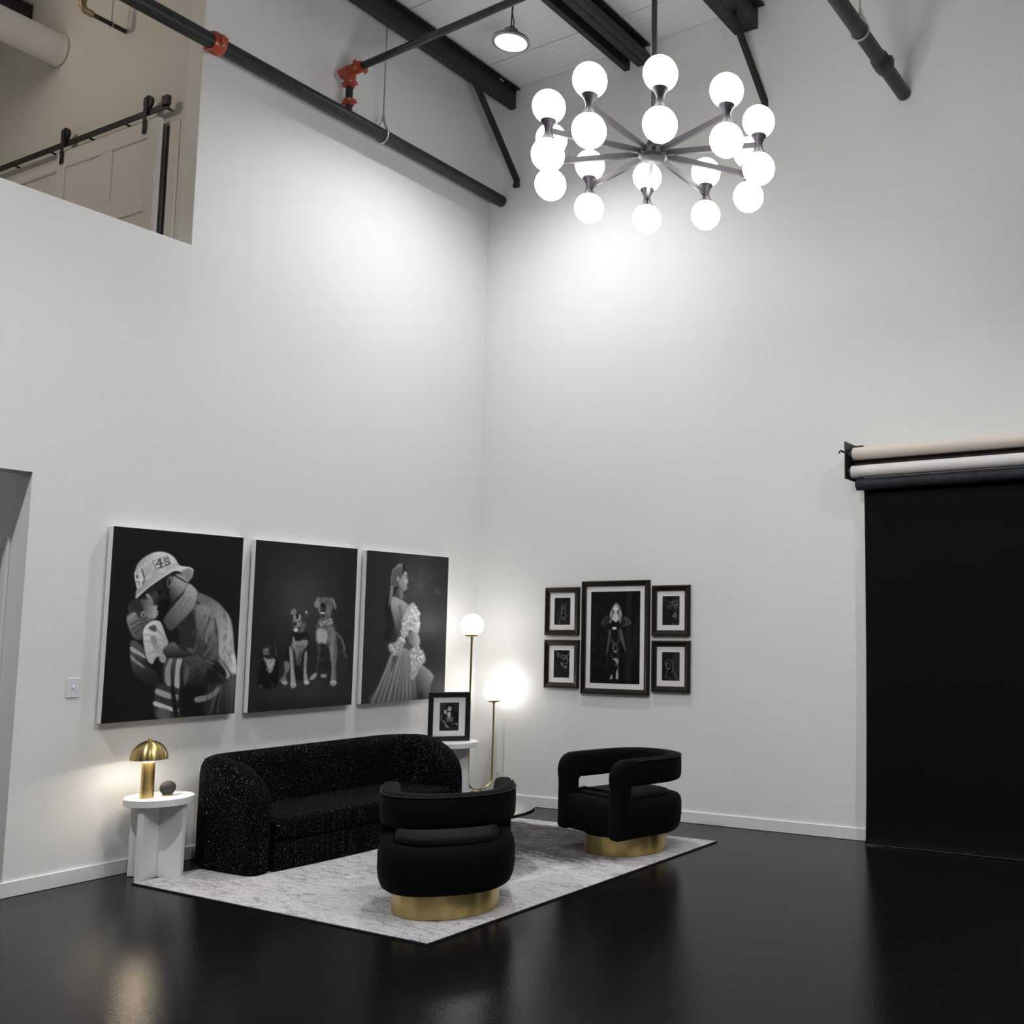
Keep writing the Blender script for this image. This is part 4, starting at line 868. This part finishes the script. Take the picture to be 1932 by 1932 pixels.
def chair_mesh_parts():
    ST = US[-1]; zc, hw, lw, th, rc = .562, .088, .064, .052, .105
    # centre line in the unrolled (s, z) plane: up the front post, round the corner, along the back, down again
    path = []
    s0 = .03
    path.append((s0, .135, lw*.72, .7, 0)); path.append((s0, .142, lw*.9, .9, 0))
    for z in np.linspace(.16, zc-rc, 8): path.append((s0, z, lw, 1, 0))
    for a in np.linspace(0, PI/2, 13)[1:]: path.append((s0+rc*(1-math.cos(a)), zc-rc+rc*math.sin(a), lw+(hw-lw)*a/(PI/2), 1, .5*math.sin(2*a)**2))
    for s in np.linspace(s0+rc, ST-s0-rc, 70)[1:]: path.append((s, zc, hw, 1, 0))
    for a in np.linspace(PI/2, 0, 13)[1:]: path.append((ST-s0-rc+rc*math.cos(a), zc-rc+rc*math.sin(a), lw+(hw-lw)*a/(PI/2), 1, .5*math.sin(2*a)**2))
    for z in np.linspace(zc-rc, .16, 8)[1:]: path.append((ST-s0, z, lw, 1, 0))
    path.append((ST-s0, .142, lw*.9, .9, 0)); path.append((ST-s0, .135, lw*.72, .7, 0))
    path = np.array(path); rings = []
    ns = 20
    for i in range(len(path)):
        d = path[min(i+1, len(path)-1), :2]-path[max(i-1, 0), :2]; d /= np.linalg.norm(d); n = np.array([-d[1], d[0]])
        ring = []
        for k in range(ns):
            t = 2*PI*k/ns; c, s_ = math.cos(t), math.sin(t)
            a = path[i, 2]*math.copysign(abs(c)**.42, c)*(1+(path[i, 4] if c > 0 else 0)); b = th*path[i, 3]*math.copysign(abs(s_)**.5, s_)
            q = path[i, :2]+n*a; p, nn = u_at(q[0])
            ring.append((p[0]+nn[0]*b, p[1]+nn[1]*b, q[1]))
        rings.append(ring)
    band = loft(rings)
    # piping along the upper edges of the band
    pip = []
    for sgn in (1,):
        pts = []
        for s in np.linspace(s0+rc, ST-s0-rc, 60):
            p, nn = u_at(s); pts.append((p[0]+nn[0]*th*.93*sgn, p[1]+nn[1]*th*.93*sgn, zc+hw*.86))
        pip.append(tube(pts, .005, 6))
    # body outline
    out = []
    for p, nn in (u_at(s) for s in np.linspace(0.06, ST-.06, 64)): out.append((p[0]+nn[0]*.054, p[1]+nn[1]*.054))
    fr = []
    x0 = .318; w = .362; r = .06
    for a in np.linspace(-PI/2, 0, 6): fr.append((x0-r+r*math.cos(a), -w+r+r*math.sin(a)))
    for a in np.linspace(0, PI/2, 6): fr.append((x0-r+r*math.cos(a), w-r+r*math.sin(a)))
    outline = [p for p in out] + fr
    ar = sum(outline[i-1][0]*outline[i][1]-outline[i][0]*outline[i-1][1] for i in range(len(outline)))
    if ar < 0: outline = outline[::-1]
    lay = [(.09, .128), (.045, .131), (.022, .148), (.007, .185), (.0, .235), (.0, .315), (.006, .35), (.02, .368), (.05, .374)]
    body = loft([[(x, y, z) for x, y in offset_poly(outline, d)] for d, z in lay])
    cush = loft([[(x, y, z) for x, y in offset_poly(outline, d)] for d, z in [(.10, .368), (.088, .374), (.086, .386), (.094, .397), (.115, .403), (.16, .406)]])
    ring = lathe([(.275, 0), (.285, .002), (.285, .124), (.278, .128)], 64)
    return band, join(*pip), body, cush, ring
CH = chair_mesh_parts()
def armchair(loc, ang, label, proto=None):
    t = thing('armchair', label, 'armchair', loc, ang, 'black velvet barrel armchairs')
    if proto is None:
        bk = obj('back_band', CH[0], M_VELVET, t, smooth=50); obj('piping', CH[1], M_PIPING, bk, smooth=True)
        obj('seat_body', CH[2], M_VELVET, t, smooth=45); obj('seat_cushion', CH[3], M_VELVETS, t, smooth=45); obj('swivel_base', CH[4], M_BRASS, t, smooth=30)
    else:
        for c in proto.children:
            o = c.copy(); COL.objects.link(o); o.parent = t
            for g in c.children: h = g.copy(); COL.objects.link(h); h.parent = o
    return t
a1 = armchair((2.351, -2.787, RT+.0005), math.radians(135), 'black velvet barrel armchair seen from behind, brass ring base, nearest the camera')
a2 = armchair((2.373, -1.069, RT+.0005), math.radians(-110), 'black velvet barrel armchair facing the camera below the framed photographs', a1)

# ------------------------------------------------------------------ coffee table
ct = thing('coffee_table', 'low round glossy black coffee table half hidden behind the nearest armchair', 'coffee table', (1.803, -2.047, RT+.0005))
CZ = .38-RT
obj('top', lathe([(0, CZ-.024), (.42, CZ-.024), (.433, CZ-.02), (.435, CZ-.012), (.435, CZ-.004), (.431, CZ), (0, CZ)], 72), M_BLACKG, ct, smooth=30)
obj('pedestal', lathe([(.22, 0), (.22, .012), (.10, .03), (.075, .10), (.075, CZ-.10), (.13, CZ-.026)], 40), M_BLACKG, ct, smooth=True)

# ------------------------------------------------------------------ sofa
SX0, SX1, SY0, SY1 = .105, .80, -2.87, -1.0
def sofa():
    t = thing('sofa', 'black curved sofa in sparkling boucle under the three canvases', 'sofa', ((SX0+SX1)/2, (SY0+SY1)/2, 0))
    ox, oy = (SX0+SX1)/2, (SY0+SY1)/2
    th = .085; r = .22
    # centre line of the shell in plan, from the left arm tip round the back to the right arm tip
    xb, yl, yr = SX0+th, SY0+th, SY1-th
    pts = []
    for x in np.linspace(.84, xb+r, 30): pts.append((x, yl))
    for a in np.linspace(-PI/2, -PI, 14)[1:]: pts.append((xb+r+r*math.cos(a), yl+r+r*math.sin(a)))
    for y in np.linspace(yl+r, yr-r, 40)[1:]: pts.append((xb, y))
    for a in np.linspace(PI, PI/2, 14)[1:]: pts.append((xb+r+r*math.cos(a), yr-r+r*math.sin(a)))
    for x in np.linspace(xb+r, .84, 30)[1:]: pts.append((x, yr))
    P = np.array(pts); rings = []; n = len(P); H0 = .695
    for i in range(n):
        d = P[min(i+1, n-1)]-P[max(i-1, 0)]; d /= np.linalg.norm(d); nn = np.array([d[1], -d[0]])
        x = P[i, 0]; u = np.clip((x-.40)/(.845-.40), 0, 1)
        h = .36+(H0-.36)*math.sqrt(max(0, 1-u**2.0))
        e = np.clip((.845-x)/.075, 0, 1); w = th*math.sqrt(max(.02, 1-(1-e)**2))
        ring = []
        for k in range(9):          # bottom-left up over the rounded top and down
            pass
        prof = [(-.92, .02), (-1, .05), (-1.02, .25), (-1, h-.11), (-.93, h-.055), (-.72, h-.018), (-.35, h-.003), (.0, h), (.35, h-.003), (.72, h-.018), (.93, h-.055), (1, h-.11), (1.0, .25), (1, .05), (.92, .02)]
        for a, z in prof: ring.append((P[i, 0]+nn[0]*a*w-ox, P[i, 1]+nn[1]*a*w-oy, z))
        rings.append(ring)
    obj('back_and_arms', loft(rings), M_SOFA, t, smooth=50)
    # seat: front bows out a little past the arms
    def outl(ins, bow):
        y0, y1 = SY0+2*th+ins, SY1-2*th-ins; o = []
        for k in np.linspace(0, 1, 25):
            y = y0+(y1-y0)*k; q = abs(2*k-1); o.append((.845+bow*(1-q**2.2)-ins*(1 if q < .99 else 1.8)-ox, y-oy))
        o += [(SX0+2*th-.02-ox, y1-oy), (SX0+2*th-.02-ox, y0-oy)]
        return o
    def block(z0, z1, bow, r=.03, mat=M_SOFA, nm='seat'):
        lay = [(r*.9, z0), (r*.35, z0+r*.25), (0, z0+r), (0, z1-r), (r*.3, z1-r*.35), (r*.8, z1-r*.05), (r*2, z1)]
        obj(nm, loft([[(x, y, z) for x, y in outl(i, bow)] for i, z in lay]), mat, t, smooth=50)
    block(.012, .19, .042, .012, nm='plinth_base')
    block(.191, .335, .046, .03, nm='seat_cushion')
    return t
sofa()

# ------------------------------------------------------------------ side tables
def side_table(loc, rot, zt, r, flare, label):
    t = thing('side_table', label, 'side table', loc, rot, 'white round side tables')
    obj('top', lathe([(0, zt-.046), (r-.006, zt-.046), (r, zt-.042), (r, zt-.004), (r-.005, zt), (0, zt)], 64), M_TABLE, t, smooth=30)
    h = zt-.0465; L = .172 if not flare else .112
    for k in range(2):
        tk = .019; Lb = L+flare
        v = [(-Lb, -tk, 0), (Lb, -tk, 0), (Lb, tk, 0), (-Lb, tk, 0), (-L, -tk, h), (L, -tk, h), (L, tk, h), (-L, tk, h)]
        bm = bmesh.new(); vs_ = [bm.verts.new(p) for p in v]
        for f in ((0,3,2,1), (4,5,6,7), (0,1,5,4), (1,2,6,5), (2,3,7,6), (3,0,4,7)): bm.faces.new([vs_[i] for i in f])
        bmesh.ops.bevel(bm, geom=bm.edges[:], offset=.004, segments=2, affect='EDGES')
        bmesh.ops.rotate(bm, verts=bm.verts, cent=(0,0,0), matrix=Matrix.Rotation(k*PI/2, 3, 'Z'))
        obj('leg_panel', bm, M_TABLE, t)
    return t
side_table((.262, -3.095, 0.0005), math.radians(23), .487, .196, 0.0, 'white round side table carrying the brass mushroom lamp')
side_table((.268, -.534, 0.0005), math.radians(38), .581, .20, .03, 'white round side table behind the sofa carrying the black framed photograph')

# mushroom lamp
lm = thing('table_lamp', 'lit brass mushroom table lamp with a domed shade', 'lamp', (.268, -3.182, .4882))
obj('base', lathe([(.039, 0), (.039, .002), (.0365, .215), (.0, .215)], 40), M_BRASS, lm, smooth=30)
SR, SZ = .106, .232
dome = [(SR*math.cos(a)**.92, SZ+.114*math.sin(a)) for a in np.linspace(0, PI/2-.08, 22)]
inner = [((SR-.003)*math.cos(a)**.92, SZ+.110*math.sin(a)) for a in np.linspace(PI/2-.08, 0, 22)]
obj('shade', lathe(dome+[(.0, SZ+.114), (.0, SZ+.111)]+inner+[dome[0]], 56, cap=False), M_BRASS, lm, smooth=60)
obj('finial', lathe([(.0, SZ+.111), (.010, SZ+.113), (.010, SZ+.128), (.0075, SZ+.131), (0, SZ+.131)], 16), M_BRASS, lm, smooth=40)
obj('bulb', lathe([(0, SZ+.02), (.018, SZ+.025), (.022, SZ+.04), (.016, SZ+.06), (0, SZ+.065)], 16), emat('bulb', (1, .95, .90), 8), lm, smooth=True)
obj('led_ring', tube([(.066*math.cos(a), .066*math.sin(a), SZ+.03) for a in np.linspace(0, 2*PI, 33)], .006, 8), emat('led_ring', (1, .95, .90), SHADE_E), lm, smooth=True)
# orb
ob = thing('smart_speaker', 'charcoal fabric ball speaker on the side table beside the brass lamp', 'speaker', (.290, -3.063, .4882))
obj('body', lathe([(.028, .006)]+[(.046*math.sin(a), .046-.043*math.cos(a)) for a in np.linspace(.75, PI, 18)], 36), M_ORB, ob, smooth=60)
obj('foot', lathe([(.029, 0), (.030, .001), (.030, .006), (.0, .006)], 28), M_BRASSL, ob, smooth=30)

# framed photo on the side table
fd = math.atan2(-.366+.596, .284-.024)
tf = thing('tabletop_frame', 'black framed family photograph standing on the rear side table', 'picture frame', (.215, -.541, .582), fd)
sub = bpy.data.objects.new('frame_body', None)
fw_, fh_ = .343, .408
def on_plane(mesh): return xform(mesh, Matrix.Translation((0, 0, fh_/2)) @ Matrix.Rotation(0, 4, 'X'))
pf = pic_family()
obj('moulding', on_plane(frame_ring(fw_, fh_, [(0, 0), (0, .022), (.003, .025), (.038, .025), (.041, .02), (.041, 0)])), M_FRAMEB, tf)
obj('mat_board', on_plane(boxvf(-fw_/2+.04, fw_/2-.04, -.011, -.003, -fh_/2+.04, fh_/2-.04)), M_MAT, tf)
pf.mesh('printed_photo', M_PRINTG, tf, (-.078, -.012, fh_/2+.117), (.078, -.012, fh_/2+.117), (-.078, -.012, fh_/2-.117), 200)
obj('glass', on_plane(boxvf(-fw_/2+.041, fw_/2-.041, -.016, -.014, -fh_/2+.041, fh_/2-.041)), M_GLASS, tf)
obj('easel_back', ([(-.04, .001, .25), (.04, .001, .25), (.055, .09, .002), (-.055, .09, .002), (-.04, .004, .25), (.04, .004, .25), (.055, .095, .002), (-.055, .095, .002)], [(0,1,2,3), (4,5,6,7), (0,1,5,4), (1,2,6,5), (2,3,7,6), (3,0,4,7)]), M_FRAMEB, tf)

# ------------------------------------------------------------------ floor lamp
fl = thing('floor_lamp', 'brass floor lamp with two glowing globes on a forked stem in the corner', 'floor lamp', (.36, -.295, 0.0005), math.radians(80))
obj('base', lathe([(0, 0), (.13, 0), (.135, .004), (.135, .016), (.128, .02), (0, .02)], 48), M_BRASSL, fl, smooth=30)
obj('post', tube([(0, 0, .018), (0, 0, .175)], .012, 14), M_BRASSL, fl, smooth=True)
xa, xb = -.135, .12
def bend(x, zt): 
    r = .095; s = 1 if x > 0 else -1
    return [(0, 0, .165), (x-s*r, 0, .165)] + [(x-s*r+s*r*math.sin(a), 0, .165+r-r*math.cos(a)) for a in np.linspace(.1, PI/2, 12)] + [(x, 0, zt)]
for x, zc in ((xa, 1.553), (xb, .986)):
    st = obj('stem', tube(bend(x, zc-.105), .0095, 14), M_BRASSL, fl, smooth=True)
    obj('cup', lathe([(.010, -.118), (.012, -.105), (.055, -.092), (.060, -.078), (.055, -.076)], 32, (x, 0, zc)), M_BRASSL, st, smooth=True)
    obj('globe', lathe([(.0965*math.sin(a), -.0965*math.cos(a)) for a in np.linspace(.62, PI, 26)], 40, (x, 0, zc)), M_LGLOBE, st, smooth=True)
cd = thing('power_cord', 'thin dark power cord with plug at the baseboard behind the rear side table', 'cord', (.0, 0, 0))
obj('plug', B((.030, .046, -.032, -.016, .028, .052), bevel=.003, seg=1), M_IRON, cd)
obj('cable', tube([(.038, -.024, .052), (.036, -.024, .075), (.03, -.026, .09), (.02, -.03, .088), (.022, -.06, .05), (.03, -.12, .01), (.1, -.2, .005), (.22, -.29, .005)], .003, 8), M_IRON, cd, smooth=True)

# ------------------------------------------------------------------ paper backdrop system
XB0, XB1 = 3.705, 6.62
br = thing('backdrop_bracket', 'black metal wall bracket holding the backdrop rolls', 'bracket', (XB0, 0, 2.62))
obj('side_plate', B((-.010, -.002, -.24, -.0005, .0, .275)), M_IRON, br)
obj('wall_plate', B((-.012, .05, -.006, -.0005, .0, .28)), M_IRON, br)
obj('hook', tube([(-.008, -.16, .19), (-.06, -.19, .22), (-.075, -.19, .20)], .008, 8), M_IRON, br)
for y, z in ((-.15, .19), (-.165, .06)): obj('chain_wheel', tube([(-.002, y, z), (.022, y, z)], .036, 20), M_IRON, br, smooth=True)
br2 = thing('backdrop_bracket', 'black bracket at the far end of the backdrop rolls', 'bracket', (XB1+.06, 0, 2.62))
obj('side_plate', B((.002, .010, -.24, -.0005, .0, .275)), M_IRON, br2)
obj('wall_plate', B((-.05, .012, -.006, -.0005, .0, .28)), M_IRON, br2)
def roll(label, y, z, r, mat, core=M_ROLLW, x0=XB0+.03):
    t = thing('backdrop_roll', label, 'backdrop roll', (x0, y, z), group='rolled paper backdrops')
    obj('rolled_paper', tube([(0, 0, 0), (XB1-x0, 0, 0)], r, 36), mat, t, smooth=40)
    obj('core', tube([(-.012, 0, 0), (.0, 0, 0)], r*.72, 24), core, t, smooth=40)
roll('upper roll of cream backdrop paper on the right wall bracket', -.15, 2.812, .0465, M_ROLLC)
roll('lower roll of off-white backdrop paper just below the cream roll', -.165, 2.676, .0455, M_ROLLW, x0=XB0+.022)
roll('dark brown backdrop roll tucked behind the cream and white rolls', -.062, 2.745, .045, pmat('roll_brown', (.018, .013, .011), .7), pmat('roll_brown', (.018, .013, .011), .7))
bp = thing('paper_backdrop', 'black paper backdrop hanging from its roll down to the floor', 'backdrop', (XB0+.06, 0, 0))
obj('header_roll', tube([(-.008, -.148, 2.582), (XB1-XB0-.06, -.148, 2.582)], .0445, 36), M_NAVY, bp, smooth=40)
sheet = []; nx = 40
prof = [(-.105, 2.60), (-.104, 2.4), (-.098, 2.0), (-.095, 1.4), (-.098, .8), (-.103, .3), (-.108, .06), (-.115, .02), (-.13, .004)]
x0s = [.03, .03, .028, .026, .022, .017, .013, .012, .012]
v, f = [], []
for j, (y, z) in enumerate(prof):
    for i in range(nx+1):
        x = x0s[j]+(XB1-XB0-.08-x0s[j])*i/nx; v.append((x, y+.002*math.sin(i*1.7+j*.6), z+(.003*abs(math.sin(i*2.3)) if j == len(prof)-1 else 0)))
for j in range(len(prof)-1):
    for i in range(nx): f.append((j*(nx+1)+i, j*(nx+1)+i+1, (j+1)*(nx+1)+i+1, (j+1)*(nx+1)+i))
so = obj('paper_sheet', (v, f), M_PAPER, bp, smooth=True)
md = so.modifiers.new('thickness', 'SOLIDIFY'); md.thickness = .0015
obj('bottom_edge', tube([(.012+(XB1-XB0-.1)*i/30, -.132+.002*math.sin(i*1.3), .006+.002*abs(math.sin(i*2.1))) for i in range(31)], .0022, 6), pmat('paper_edge', (.05, .05, .052), .7), bp)
